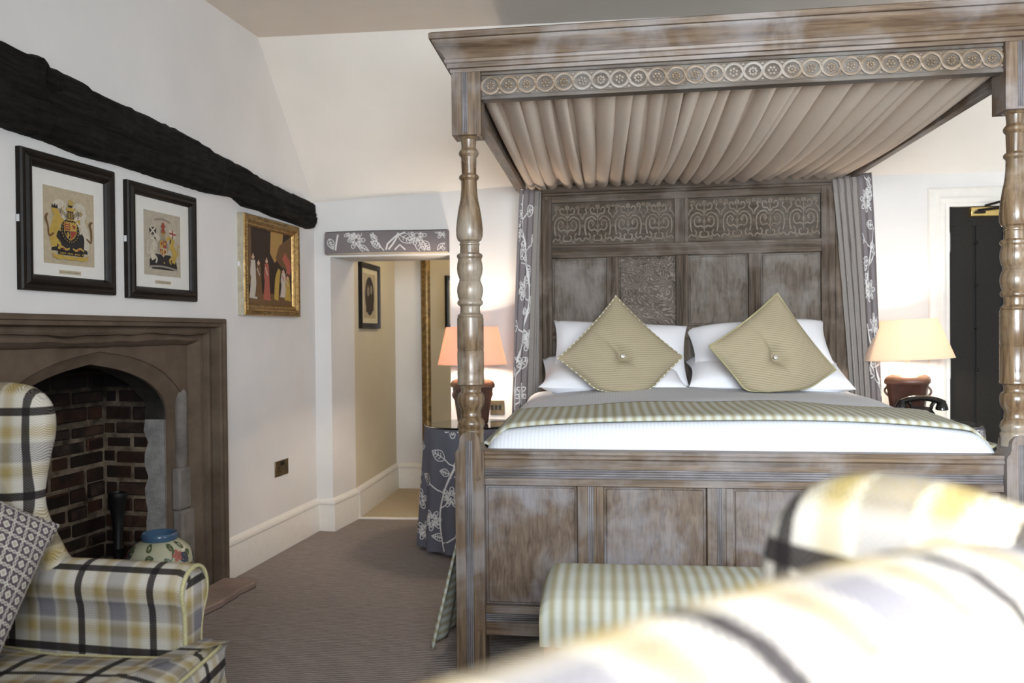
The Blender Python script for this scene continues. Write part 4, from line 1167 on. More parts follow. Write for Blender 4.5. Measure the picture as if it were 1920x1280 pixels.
st = [(.36+.10*sin(k/12*1.6), -.02+.15*k/12) for k in range(13)]; ad([st], .010); ad([[(.37, -.02), (.395, .05), (.45, .10), (.52, .125)]], .010)
ad(leaf(.46, .105, -.45, .11, .028)); ad(leaf(.35, .03, 2.6, .07, .018)); ad(leaf(.33, .07, 2.4, .06, .015)); ad([[(.30, .12), (.33, .06), (.37, .01)]], .006)
ad(flower(.575, .10, .06, 7)); ad(leaf(.585, .07, -1.2, .08, .03)); ad(leaf(.61, .065, -.9, .07, .022)); ad([[(.42, .0), (.47, .045), (.52, .0)]], .008); ad(flower(.73, .12, .045, 6)); ad(leaf(.70, .01, .6, .07, .02)); ad(leaf(.03, .09, -1.2, .07, .02))
embroider(t, pel_s, .755, .128, mot, 1, .002)
t.build('pelmet_cover', ['mauve', 'motif'], pel, True, smooth=60)

# ------------------------------------------------------------------ bedside tables, lamps, telephone
def side_table(loc, label, clothlabel, r, seed):
    tb = thing('bedside_table', label, 'table', loc)
    MB().lathe([(r-.012, 0), (r-.012, .018)], (0, 0, .672), 48).build('table_top', 'pine', tb)
    MB().lathe([(.035, .0), (.03, .1), (.045, .2), (.03, .35), (.04, .5), (.06, .58)], (0, 0, .09), 20).build('pedestal', 'pine', tb)
    for k in range(3):
        a = R(100+120*k)
        MB().tube(smoothpath([(0, 0, .16), (.11*cos(a), .11*sin(a), .13), (.20*cos(a), .20*sin(a), .05), (.235*cos(a), .235*sin(a), .013)], 6), .016, 8).build('leg', 'mahog', tb)
    tag(MB().lathe([(r, 0), (r+.003, .002), (r+.003, .006), (r, .008)], (0, 0, .6955), 64).build('glass_top', 'glass', tb, smooth=30), 'round clear glass top')
    cl = MB(); tx, ty, tz = loc; H_ = .672; rr = random.Random(seed); fo = [rr.uniform(.5, 1.3) for _ in range(14)]
    def sk(u, v):                                 # u metres round, v height
        a = u/r; q = max(0.0, 1-v/H_); k = (a/(2*pi)*13) % 13; i = int(k); f = k-i
        am = (fo[i]*(1-f)+fo[(i+1) % 13]*f)
        rad = r+.004+.030*q + .020*q**.8*am*sin(13*a+.6*q) 
        if v > H_-.012: rad = r+.002
        return Vector((tx+rad*cos(a), ty+rad*sin(a), tz+.020+v))
    cl.grid(lambda a, b: sk(a*2*pi*r, b*H_), 156, 22, lambda a, b: (a*2*pi*r, b*H_))
    cl.lathe([(r+.002, 0), (r*.5, .0008), (.01, .001)], (tx, ty, tz+.6915), 64, 0, False)
    w = 2*pi*r
    embroider(cl, lambda u, v: sk(u+w*.40, v), w*.62, H_, vine(w*.62, H_, seed, 1.15), 1, .0025)
    c = cl.build('tablecloth', ['slate', 'motif'], None, smooth=70); tag(c, clothlabel, 'tablecloth', None); return tb
side_table((-.765, 4.84, 0), 'round glass-topped bedside table standing left of the bed', 'slate grey floral tablecloth hanging to the carpet left of the bed', .262, 3)
side_table((1.735, 4.80, .015), 'round glass-topped bedside table right of the bed by the charcoal door', 'slate grey floral tablecloth right of the bed by the charcoal door', .255, 6)

def octo(h, c, z, rot=0.0):
    p = [(h, h-c), (h-c, h), (-h+c, h), (-h, h-c), (-h, -h+c), (-h+c, -h), (h-c, -h), (h, -h+c)]
    return [Vector((a*cos(rot)-b*sin(rot), a*sin(rot)+b*cos(rot), z)) for a, b in p]
def lamp(loc, rz, label, rb_, rt_, sh, tiltdeg, mats, power, zshade):
    o = thing('table_lamp', label, 'lamp', loc, rz)
    b = MB(); b.rings([octo(.074, .016, .001), octo(.076, .018, .012), octo(.100, .024, .205), octo(.101, .024, .207)]); b.build('lamp_base', 'leather', o, smooth=20, bevel=.004)
    b = MB(); b.rings([octo(.106, .026, .205), octo(.110, .027, .212), octo(.110, .027, .226), octo(.102, .026, .242), octo(.085, .024, .252), octo(.07, .02, .254)]); b.build('shoulder', 'leatherr', o, smooth=50)
    for sx in (-1, 1):
        b = MB(); b.tube([(sx*.095 + sx*.018*sin(pi*k/8)+sx*(.003), 0, .192-.055*k/8) for k in range(9)], .006, 8); b.build('ring_handle', 'leatherr', o, smooth=60)
    b = MB(); b.lathe([(.075, .254), (.070, .262), (.045, .274), (.020, .282), (.013, .290), (.011, .32), (.014, .325), (.014, .36), (.010, .362)], (0, 0, 0), 28); b.build('neck', 'capwhite', o, smooth=40)
    z0 = zshade; T = Matrix.Translation((0, 0, z0)) @ Matrix.Rotation(R(tiltdeg), 4, 'Y')
    s_ = MB(lambda p: T @ p)
    s_.lathe([(rb_, 0), (rt_, sh), (rt_-.003, sh), (rb_-.003, 0), (rb_, 0)], (0, 0, 0), 64, 0, False)
    so = s_.build('lamp_shade', mats, o, smooth=30)
    s_ = MB(lambda p: T @ p)
    for k in range(3):
        a = 2*pi*k/3; s_.tube([(0, 0, sh*.45), (rt_*.97*cos(a), rt_*.97*sin(a), sh-.012)], .0025, 6)
    s_.tube([(0, 0, .03), (0, 0, sh*.45)], .006, 8); s_.build('shade_carrier', 'brass', so)
    b = MB(); b.ball((0, 0, zshade+sh*.42), .028, 14, 10); b.build('bulb', 'bulb', o, smooth=60)
    l = bpy.data.lights.new('bedside_bulb', 'POINT'); l.energy = power; l.color = (1.0, 0.85, 0.69); l.shadow_soft_size = .035
    lo = bpy.data.objects.new('bedside_bulb', l); COL.objects.link(lo); lo.location = (loc[0], loc[1], loc[2]+zshade+sh*.42)
    # the bulb glass is its own light's housing and must not block it
    o.children[-1].visible_shadow = True
    return o
LAMPL = lamp((-.755, 4.85, .7040), R(24), 'bedside lamp with peach shade and leather canister base left of the bed', .198, .149, .215, 0, 'peach', 24, .338)
LAMPR = lamp((1.645, 4.86, .7190), R(-24), 'bedside lamp with pale apricot shade and leather canister base by the charcoal door', .235, .158, .215, -2.5, 'apricot', 14, .338)

ph = thing('telephone', 'black vintage telephone with cradle handset on the right bedside table', 'telephone', (1.645, 4.66, .7190), R(-8))
b = MB(); b.rings([octo(.085, .02, .001), octo(.085, .02, .012), octo(.060, .016, .06), octo(.045, .014, .085), octo(.042, .012, .09)]); b.build('phone_body', 'bakelite', ph, smooth=30, bevel=.004)
b = MB(); 
for sx in (-1, 1):
    b.tube([(sx*.045, -.012, .085), (sx*.050, -.014, .105), (sx*.062, -.016, .122)], .007, 8).tube([(sx*.045, .012, .085), (sx*.050, .014, .105), (sx*.062, .016, .122)], .007, 8)
b.box(-.045, .045, -.02, .02, .083, .096); b.build('cradle', 'bakelite', ph, bevel=.003)
hp = smoothpath([(-.108, 0, .112), (-.085, 0, .126), (-.045, 0, .138), (0, 0, .142), (.045, 0, .138), (.085, 0, .126), (.108, 0, .112)], 5)
b = MB(); b.tube(hp, [.014+.004*abs(2*i/(len(hp)-1)-1) for i in range(len(hp))], 12)
for sx in (-1, 1): b.lathe([(.014, .05), (.024, .03), (.030, .012), (.031, 0), (.024, -.004)], (sx*.098, 0, .083), 20)
b.build('handset', 'bakelite', ph, smooth=45)
b = MB(lambda p: Matrix.Translation((0, -.068, .05)) @ Matrix.Rotation(R(60), 4, 'X') @ p); b.lathe([(.038, 0), (.038, .006), (.034, .009), (.012, .009), (.011, .012), (.002, .012)], (0, 0, 0), 28); b.build('dial', 'chrome', ph, smooth=30)

# ------------------------------------------------------------------ wall plates
def plate(name, label, cat, mtx, w, h, mats, parts):
    o = bpy.data.objects.new(name, None); COL.objects.link(o); o.matrix_world = mtx; ROOT[o.name] = mtx; tag(o, label, cat)
    MB().box(-w/2, w/2, 0, .007, -h/2, h/2).build('plate', mats, o, bevel=.002)
    for nm, x, z, a, b, mm in parts: MB().box(x-a/2, x+a/2, .0068, .0068+(.006 if nm == 'rocker_switch' else .0015), z-b/2, z+b/2).build(nm, mm, o)
    return o
mw = Matrix.Translation(L(.497, 0, .467)) @ Matrix.Rotation(WRZ, 4, 'Z')
pins = []
for sx in (-1, 1): pins += [('earth_slot', sx*.042, .004, .006, .014, 'groove'), ('pin_slot', sx*.042-.011, -.016, .010, .006, 'groove'), ('pin_slot', sx*.042+.011, -.016, .010, .006, 'groove'), ('rocker_switch', sx*.012, .026, .012, .020, 'blackplastic')]
plate('socket_outlet', 'antique brass double socket low on the left wall above the skirting', 'socket', mw, .160, .088, 'brassd', pins)
mb_ = Matrix.Translation((-.650, 5.148, .767)) @ Matrix.Rotation(pi, 4, 'Z')
plate('light_switch', 'antique brass plate with black rocker switches on the wall by the left curtain', 'switch', mb_, .086, .088, 'brassd', [('rocker_switch', -.018, .002, .016, .030, 'blackplastic'), ('rocker_switch', .006, .002, .016, .030, 'blackplastic'), ('rocker_switch', .030, .002, .016, .030, 'blackplastic')])
mb_ = Matrix.Translation((-.652, 5.148, .662)) @ Matrix.Rotation(pi, 4, 'Z')
plate('telephone_socket', 'white wall plate with a brass insert under the brass switch plate', 'socket', mb_, .086, .078, 'capwhite', [('insert', 0, .0, .05, .035, 'brassd')])

# ------------------------------------------------------------------ pictures
def rectframe(mb, w, h, prof, mp, mside=0):
    c = [(-1, -1), (1, -1), (1, 1), (-1, 1)]; n = len(prof)
    vs = [mp(sx*(w/2-a), sz*(h/2-a), b) for sx, sz in c for a, b in prof]; fs = []; base = len(mb.v)
    mb.v += [Vector(p) for p in vs]
    for i in range(4):
        k = (i+1) % 4
        for j in range(n-1):
            mb.f.append([base+i*n+j, base+k*n+j, base+k*n+j+1, base+i*n+j+1]); mb.uv.append(None); mb.mi.append(mside if j == 0 else 0)
def ell(cx, cy, rx, ry, n=18, rot=0): return [(cx+rx*cos(2*pi*k/n)*cos(rot)-ry*sin(2*pi*k/n)*sin(rot), cy+rx*cos(2*pi*k/n)*sin(rot)+ry*sin(2*pi*k/n)*cos(rot)) for k in range(n)]
class Art:
    """flat printed shapes stacked a hair apart"""
    def __init__(s, mp): s.mb = MB(); s.mp = mp; s.d = .0004
    def poly(s, p, m): s.d += .00006; s.mb.add([s.mp(a, b, s.d) for a, b in p], [tuple(range(len(p)))], None, m); return s
    def stroke(s, ctrl, ws, m):
        P = smoothpath([Vector(q) for q in ctrl], 6); n = len(P); s.d += .00006; vs = []
        for i, p in enumerate(P):
            t = (P[min(i+1, n-1)]-P[max(i-1, 0)]).normalized(); q = i/(n-1)*(len(ws)-1); k = min(len(ws)-2, int(q)); w = ws[k]+(ws[k+1]-ws[k])*(q-k)
            vs += [s.mp(p.x-t.y*w/2, p.y+t.x*w/2, s.d), s.mp(p.x+t.y*w/2, p.y-t.x*w/2, s.d)]
        s.mb.add(vs, [(2*i, 2*i+1, 2*i+3, 2*i+2) for i in range(n-1)], None, m); return s
def crest(w, h, mp, kind):
    """heraldic achievement: shield, crowned helm, two rearing beasts, mantling and motto"""
    A = Art(mp); G, D, Rd, Wh, Gy, Br = 1, 2, 3, 4, 5, 6
    S_ = lambda pts: [(a*w, b*h) for a, b in pts]; sc = w
    A.poly(S_([(-.5, -.5), (.5, -.5), (.5, .5), (-.5, .5)]), 0)
    if kind == 1:
        A.poly(S_([(-.36, -.33), (-.30, -.12), (-.14, .0), (.14, .0), (.32, -.12), (.36, -.33)]), D)
        for sx in (-1, 1):
            for y0, r, mm in ((.30, .09, Wh), (.24, .10, Wh), (.18, .09, Gy), (.12, .09, Wh), (.07, .07, G)):
                A.stroke(S_([(sx*.06, y0-.05), (sx*.16, y0+.02), (sx*.27, y0), (sx*.30, y0-.06), (sx*.22, y0-.05)]), [.05*sc, .06*sc, .05*sc, .03*sc], mm)
            for k in range(5): A.stroke(S_([(sx*(.10+.05*k), .28-.03*k), (sx*(.13+.05*k), .22-.03*k), (sx*(.10+.05*k), .15-.02*k)]), [.012*sc, .012*sc], Br if k % 2 else G)
        A.stroke(S_([(-.30, -.28), (-.33, -.12), (-.27, .02), (-.24, .14), (-.30, .20)]), [.10*sc, .14*sc, .15*sc, .12*sc, .06*sc], G)
        A.poly([(a, b) for a, b in ell(-.29*w, .19*h, .062*w, .045*h)], G); A.poly(S_([(-.35, .225), (-.34, .28), (-.31, .25), (-.29, .29), (-.27, .25), (-.24, .28), (-.23, .225)]), D)
        A.stroke(S_([(-.26, .06), (-.17, .04), (-.12, .08)]), [.05*sc, .04*sc, .03*sc], G).stroke(S_([(-.25, .0), (-.18, -.05), (-.13, -.02)]), [.05*sc, .04*sc, .03*sc], G)
        A.stroke(S_([(-.31, -.10), (-.40, -.14), (-.42, -.02), (-.46, .08), (-.42, .14)]), [.03*sc, .03*sc, .03*sc, .05*sc, .02*sc], Br)
        A.stroke(S_([(-.28, -.18), (-.20, -.24), (-.22, -.30)]), [.07*sc, .05*sc, .05*sc], G)
        A.stroke(S_([(.32, -.28), (.34, -.12), (.28, .02), (.25, .12), (.30, .18)]), [.09*sc, .12*sc, .12*sc, .09*sc, .06*sc], Wh)
        A.poly(ell(.28*w, .175*h, .06*w, .035*h, 14, .6), Wh); A.stroke(S_([(.25, .20), (.19, .27)]), [.02*sc, .006*sc], G)
        A.stroke(S_([(.27, .05), (.18, .04), (.13, .09)]), [.045*sc, .035*sc, .025*sc], Wh).stroke(S_([(.26, -.01), (.19, -.06), (.14, -.02)]), [.045*sc, .035*sc, .025*sc], Wh)
        A.stroke(S_([(.33, -.12), (.42, -.16), (.43, -.02), (.40, .08), (.46, .12)]), [.03*sc, .03*sc, .04*sc, .05*sc, .02*sc], Br)
        A.poly(ell(0, -.05*h, .185*w, .165*h, 28), D)
        for k in range(22): a = 2*pi*k/22; A.poly(ell(.163*w*cos(a), -.05*h+.145*h*sin(a), .010*w, .008*h, 6), G)
        sh = [(-.125, .07), (.125, .07), (.125, -.07), (.07, -.14), (0, -.175), (-.07, -.14), (-.125, -.07)]
        A.poly(S_(sh), G); A.poly(S_([(-.118, .06), (-.005, .06), (-.005, -.04), (-.118, -.04)]), Rd); A.poly(S_([(.005, -.045), (.118, -.045), (.112, -.07), (.06, -.13), (.005, -.16)]), Rd)
        A.poly(S_([(-.118, -.05), (-.005, -.05), (-.005, -.16), (-.06, -.13), (-.112, -.075)]), D); A.stroke(S_([(-.06, -.07), (-.04, -.10), (-.06, -.13)]), [.03*sc, .04*sc, .02*sc], G)
        for q in (.045, .015, -.015): A.stroke(S_([(-.10, q), (-.06, q+.006), (-.02, q)]), [.012*sc, .016*sc, .012*sc], G)
        A.stroke(S_([(.04, .04), (.07, .0), (.09, .03)]), [.025*sc, .035*sc, .02*sc], Rd)
        A.poly(S_([(-.07, .10), (.07, .10), (.06, .22), (-.06, .22)]), D); 
        for q in (-.045, -.015, .015, .045): A.stroke(S_([(q, .12), (q*1.1, .20)]), [.012*sc, .012*sc], G)
        A.poly(S_([(-.075, .215), (.075, .215), (.085, .27), (.045, .245), (.03, .285), (0, .25), (-.03, .285), (-.045, .245), (-.085, .27)]), G); A.poly(S_([(-.075, .095), (.075, .095), (.075, .112), (-.075, .112)]), G)
        A.poly(ell(0, .285*h, .045*w, .022*h), D); A.stroke(S_([(-.03, .30), (.0, .32), (.03, .30)]), [.03*sc, .045*sc, .03*sc], G); A.stroke(S_([(.0, .31), (-.01, .37)]), [.05*sc, .025*sc], G); A.stroke(S_([(.03, .31), (.05, .34), (.03, .36)]), [.015*sc, .02*sc, .01*sc], G)
        A.poly(S_([(-.36, -.35), (-.29, -.385), (-.2, -.37), (-.1, -.395), (0, -.38), (.1, -.395), (.2, -.37), (.29, -.385), (.36, -.35), (.33, -.42), (.24, -.44), (.12, -.425), (0, -.44), (-.12, -.425), (-.24, -.44), (-.33, -.42)]), G)
        A.poly(S_([(-.25, -.33), (.25, -.33), (.25, -.372), (-.25, -.372)]), D)
        for k in range(17): A.poly(S_([(-.235+.028*k, -.342), (-.219+.028*k, -.342), (-.219+.028*k, -.361), (-.235+.028*k, -.361)]), G if k % 5 else D)
        for sx in (-1, 1): A.stroke(S_([(sx*.26, -.30), (sx*.18, -.27), (sx*.10, -.30), (sx*.03, -.28)]), [.02*sc, .03*sc, .03*sc, .02*sc], G); A.poly(ell(sx*.15*w, -.29*h, .02*w, .014*h, 8), Rd)
    else:
        A.stroke(S_([(-.22, .37), (0, .405), (.22, .36)]), [.02*sc, .035*sc, .02*sc], Gy)
        for k in range(9): A.stroke(S_([(-.18+.045*k, .375), (-.175+.045*k, .40)]), [.012*sc, .006*sc], Rd)
        A.poly(S_([(-.36, -.36), (-.36, -.26), (-.20, -.16), (.20, -.16), (.37, -.26), (.40, -.36), (.30, -.40), (-.28, -.40)]), D); A.stroke(S_([(-.38, -.37), (0, -.35), (.40, -.385)]), [.03*sc, .03*sc, .03*sc], Gy)
        for sx in (-1, 1):
            A.stroke(S_([(sx*.08, .06), (sx*.18, .12), (sx*.26, .06), (sx*.20, .02), (sx*.28, -.02)]), [.05*sc, .07*sc, .05*sc, .05*sc, .03*sc], G if sx > 0 else Wh)
            A.stroke(S_([(sx*.27, .25), (sx*.26, -.05)]), [.012*sc, .012*sc], D)
            A.poly(S_([(sx*.18, .26), (sx*.36, .24), (sx*.36, .13), (sx*.18, .145)]), D if sx < 0 else Wh)
            A.poly(S_([(sx*.20, .10), (sx*.30, .09), (sx*.27, .02), (sx*.18, .03)]), D)
        A.stroke(S_([(-.35, .25), (-.19, .14)]), [.03*sc, .03*sc], Wh).stroke(S_([(-.19, .26), (-.35, .135)]), [.03*sc, .03*sc], Wh)
        A.stroke(S_([(.27, .25), (.27, .135)]), [.03*sc, .03*sc], Rd).stroke(S_([(.18, .20), (.36, .185)]), [.03*sc, .03*sc], Rd)
        A.stroke(S_([(-.26, -.26), (-.30, -.12), (-.24, -.02), (-.24, .06)]), [.09*sc, .11*sc, .11*sc, .07*sc], Wh); A.poly(ell(-.27*w, .07*h, .05*w, .03*h, 12, -.5), Wh); A.stroke(S_([(-.24, -.02), (-.16, -.04), (-.13, .0)]), [.04*sc, .03*sc, .02*sc], Wh).stroke(S_([(-.25, -.18), (-.17, -.24), (-.20, -.30)]), [.05*sc, .04*sc, .03*sc], Wh)
        A.stroke(S_([(-.30, -.14), (-.40, -.16), (-.42, -.04), (-.38, .04)]), [.03*sc, .03*sc, .03*sc, .02*sc], Wh)
        A.stroke(S_([(.28, -.28), (.32, -.12), (.25, -.02), (.26, .05)]), [.09*sc, .12*sc, .12*sc, .08*sc], G); A.poly(ell(.27*w, .07*h, .055*w, .035*h, 12), G); A.stroke(S_([(.25, -.02), (.17, -.05), (.13, -.01)]), [.04*sc, .03*sc, .02*sc], G).stroke(S_([(.28, -.18), (.18, -.24), (.22, -.30)]), [.05*sc, .04*sc, .03*sc], G)
        A.stroke(S_([(.32, -.14), (.42, -.14), (.41, -.02), (.46, .03)]), [.03*sc, .03*sc, .03*sc, .02*sc], G)
        A.poly(ell(0, -.04*h, .15*w, .13*h, 26), Gy); A.poly(S_([(-.10, -.06), (.10, -.06), (.10, -.13), (0, -.20), (-.10, -.13)]), Wh)
        A.poly(S_([(-.095, .06), (-.004, .06), (-.004, -.055), (-.095, -.055)]), G); A.poly(S_([(.004, .06), (.095, .06), (.095, -.055), (.004, -.055)]), Rd)
        A.poly(S_([(-.09, -.07), (-.004, -.07), (-.004, -.185), (-.09, -.125)]), Rd); A.poly(S_([(.004, -.07), (.09, -.07), (.09, -.125), (.004, -.185)]), G)
        for sx, sy, mm in ((-1, .03, Rd), (1, .03, G), (-1, -.10, G), (1, -.10, Rd)): A.stroke(S_([(sx*.07, sy), (sx*.04, sy-.03), (sx*.03, sy+.02)]), [.02*sc, .035*sc, .015*sc], mm)
        A.poly(S_([(-.06, .08), (.06, .08), (.05, .17), (-.05, .17)]), Gy)
        for q in (-.03, 0, .03): A.stroke(S_([(q, .09), (q, .16)]), [.01*sc, .01*sc], G)
        A.poly(S_([(-.065, .165), (.065, .165), (.07, .20), (-.07, .20)]), G); A.poly(ell(0, .215*h, .055*w, .030*h), Rd); A.stroke(S_([(0, .23), (0, .31), (.0, .35)]), [.06*sc, .08*sc, .03*sc], Rd); A.stroke(S_([(-.06, .29), (0, .27), (.06, .295)]), [.02*sc, .03*sc, .02*sc], Rd)
        for k in range(3): A.stroke(S_([(-.07, .20-.012*k), (.07, .20-.012*k)]), [.006*sc, .006*sc], Br)
        A.poly(ell(.02*w, -.29*h, .02*w, .016*h, 8), G)
    return A.mb
WMP = lambda a, b, d: Vector((-a, d, b))
def picture(name, label, s, z, w, h, prof, fm, depth):
    o = wallthing(name, label, 'picture', s, 0, z)
    f = MB(); rectframe(f, w, h, prof, WMP, 1); f.build('frame', fm, o, smooth=25, bevel=.001)
    MB().box(w/2+.0005, w/2+.004, .004, .014, -.012, .012).build('bracket', 'tapewhite', o)
    return o
FPR = [(0, .0), (0, .018), (.004, .024), (.010, .026), (.016, .022), (.024, .030), (.032, .031), (.040, .024), (.046, .014), (.047, .008)]
def arms_picture(label, s, z, w, h, fwid, pw, ph_, pz, kind, paper):
    o = picture('framed_print', label, s, z, w, h, [(a*fwid/.047, b) for a, b in FPR], ['blackframe', 'blackframe'], .03)
    MB().box(-w/2+fwid-.002, w/2-fwid+.002, .002, .010, -h/2+fwid-.002, h/2-fwid+.002).build('mount', 'mount', o)
    mp = lambda a, b, d: Vector((-a, .010+d, b+pz))
    m = crest(pw, ph_, mp, kind); m.build('print', [paper, 'a_gold', 'a_dark', 'a_red', 'a_white', 'a_grey', 'a_brown'], o, smooth=0)
    c = Art(lambda a, b, d: Vector((-a, .010+d, b+pz-ph_/2-.028))); c.poly([(-.058, -.007), (.058, -.007), (.058, .007), (-.058, .007)], 0)
    for k in range(18): c.poly([(-.05+.0056*k, -.0018), (-.0462+.0056*k, -.0018), (-.0462+.0056*k, .0015), (-.05+.0056*k, .0015)], 1)
    c.mb.build('caption_label', ['paper', 'a_grey'], o, smooth=0)
arms_picture('largest black framed print of a heraldic crest with golden beasts under the beam', 2.197, 1.630, .497, .492, .058, .268, .278, -.005, 1, 'paper')
arms_picture('smaller black framed print of a red crowned heraldic crest under the beam', 1.617, 1.620, .505, .484, .052, .268, .275, .0, 2, 'paper2')
GP = [(0, .0), (0, .036), (.006, .042), (.016, .040), (.024, .046), (.032, .044), (.046, .030), (.052, .030), (.058, .024), (.062, .014)]
o = picture('framed_painting', 'ornate gilt framed dark painting of standing figures on the left wall', .632, 1.588, .652, .528, GP, ['gilt', 'gilt_lit'], .04)
bd = MB()
for sx in (-1, 1):
    for k in range(30): bd.ball((sx*(.652/2-.016), .041, -.24+.48*k/29), .006, 6, 4)
for sz in (-1, 1):
    for k in range(38): bd.ball((-.305+.61*k/37, .041, sz*(.528/2-.016)), .006, 6, 4)
bd.build('beading', 'giltd', o, smooth=60)
A = Art(lambda a, b, d: Vector((-a, .016+d, b))); pw, ph_ = .535, .41
Q = lambda pts: [(a*pw, b*ph_) for a, b in pts]
A.poly(Q([(-.5, -.5), (.5, -.5), (.5, .5), (-.5, .5)]), 0)
A.poly(Q([(.02, .5), (.30, .5), (.26, .22), (.10, .08), (.0, .2)]), 1); A.poly(Q([(.2, .32), (.5, .5), (.5, .05), (.3, .0), (.12, .14)]), 2)
A.poly(Q([(-.5, .5), (-.40, .5), (-.38, -.2), (-.5, -.3)]), 2); A.stroke(Q([(.30, .20), (.42, .05), (.36, -.15)]), [.05, .06, .03], 6)
A.poly(Q([(-.5, -.5), (.5, -.5), (.5, -.38), (.1, -.34), (-.5, -.36)]), 2)
def fig(x, yb, hh, mm, sash):
    A.stroke(Q([(x, yb), (x+.006, yb+hh*.4), (x, yb+hh*.80)]), [.085, .055, .045], mm); A.stroke(Q([(x-.03, yb+hh*.70), (x-.045, yb+hh*.52), (x-.02, yb+hh*.42)]), [.018, .016, .012], mm)
    A.poly(ell(x*pw, (yb+hh*.90)*ph_, .017, .022), 4); A.stroke(Q([(x-.03, yb+hh*.88), (x, yb+hh*.985), (x+.03, yb+hh*.88)]), [.012, .014, .012], 0)
    if sash: A.stroke(Q([(x-.03, yb+hh*.72), (x+.02, yb+hh*.55)]), [.008, .008], sash)
fig(-.36, -.42, .62, 5, 0); fig(-.25, -.40, .52, 2, 5); fig(-.08, -.43, .60, 6, 5); fig(.29, -.38, .42, 5, 6); fig(.39, -.42, .38, 3, 5)
A.stroke(Q([(.12, -.42), (.15, -.15), (.20, .0)]), [.05, .055, .03], 3)
A.mb.build('canvas', ['a_umber', 'a_amber', 'a_brown', 'a_gold', 'a_skin', 'a_satin', 'a_rose'], o, smooth=0)
MB().box(-.28, .28, .002, .0165, -.215, .215).build('backing', 'a_umber', o)

# passage: oval portrait and tall mirror
o = thing('framed_portrait', 'black framed oval portrait print hanging in the passage', 'picture', (-1.642, 5.842, 1.486), -pi/2)
PM = lambda a, b, d: Vector((-a, d, b))
f = MB(); rectframe(f, .488, .452, [(0, 0), (0, .020), (.004, .024), (.034, .020), (.038, .010), (.038, .006)], PM); f.build('frame', 'blackframe', o, smooth=25)
MB().box(-.21, .21, .002, .009, -.19, .19).build('mount', 'cream', o)
A = Art(lambda a, b, d: Vector((-a, .009+d, b))); A.poly([(-.15, -.155), (.15, -.155), (.15, .155), (-.15, .155)], 0); A.poly(ell(0, 0, .115, .135, 32), 1)
A.poly(ell(-.035, .03, .028, .034), 2).poly(ell(.045, .045, .026, .032), 2).stroke([(-.04, -.11), (-.045, -.04), (-.035, .0)], [.11, .10, .03], 3).stroke([(.05, -.10), (.05, -.02), (.045, .015)], [.10, .09, .03], 3).stroke([(-.065, .05), (-.035, .075), (-.005, .05)], [.012, .016, .012], 4)
A.mb.build('print', ['paper', 'a_dark', 'a_grey', 'a_umber', 'a_brown'], o, smooth=0)
o = thing('mirror', 'tall gilt framed mirror on the end wall of the passage', 'mirror', (-1.079, 6.500, 1.205), R(-16))
MM = lambda a, b, d: Vector((a, -d, b))
f = MB(); rectframe(f, .70, 1.72, [(0, 0), (0, .030), (.012, .040), (.035, .038), (.055, .028), (.068, .012), (.070, .006)], MM); f.build('frame', 'giltd', o, smooth=30)
MB().box(-.29, .29, -.008, -.002, -.80, .80).build('mirror_glass', 'mirror', o)
l = bpy.data.lights.new('passage_fill', 'POINT'); l.energy = 5; l.color = (1.0, .84, .62); l.shadow_soft_size = .12  # unseen point light without a fixture, added to brighten the passage
lo = bpy.data.objects.new('passage_fill', l); COL.objects.link(lo); lo.location = (-.75, 6.0, 2.15)

# ------------------------------------------------------------------ bench at the foot of the bed
bn = thing('bench', 'upholstered bench in olive striped herringbone with pine legs at the bed foot', 'bench', (.33, 2.62, 0))
X0, X1, Y0, Y1 = -.19, .85, 2.405, 2.835
up_ = MB(); per = [(X0, X1, Y0, Y1)]
def bench(u, v):                                 # v runs up the front, over the top and down the back
    x = X0+(X1-X0)*u; rx = .045; e = min(u, 1-u)*(X1-X0); dz = 0 if e > rx else rx-sqrt(max(0, rx*rx-(rx-e)**2))
    segs = [(Y0+.012, .325), (Y0+.004, .37), (Y0, .41), (Y0+.006, .435), (Y0+.025, .457), (Y0+.07, .472), (Y0+.2, .482), (Y1-.2, .482), (Y1-.07, .472), (Y1-.02, .455), (Y1, .43), (Y1, .325)]
    q = v*(len(segs)-1); i = min(len(segs)-2, int(q)); f = q-i; y = segs[i][0]*(1-f)+segs[i+1][0]*f; z = segs[i][1]*(1-f)+segs[i+1][1]*f
    z -= dz*max(0, (z-.36)/.12)*.8
    return Vector((x, y, z))
slen = [0]; 
up_.grid(bench, 60, 44, lambda u, v: (u*(X1-X0), v*.75))
for x, fl in ((X0, 0), (X1, 0)):
    pts = [bench(0 if x == X0 else 1, j/44) for j in range(45)]
    b0 = len(up_.v); up_.v += pts; up_.f.append(list(range(b0, b0+45)) if x == X0 else list(reversed(range(b0, b0+45)))); up_.uv.append([(p.y, p.z) for p in (pts if x == X0 else reversed(pts))]); up_.mi.append(0)
up_.build('upholstery', 'stripe', bn, True, smooth=60)
MB().box(X0+.012, X1-.012, Y0+.02, Y1-.01, .318, .335).build('seat_board', 'pine', bn, True)
for x in (X0+.032, X1-.032):
    for y in (Y0+.045, Y1-.04):
        t = MB(); t.box(x-.022, x+.022, y-.022, y+.022, 0, .32); t.build('leg', 'pine', bn, True, bevel=.004)

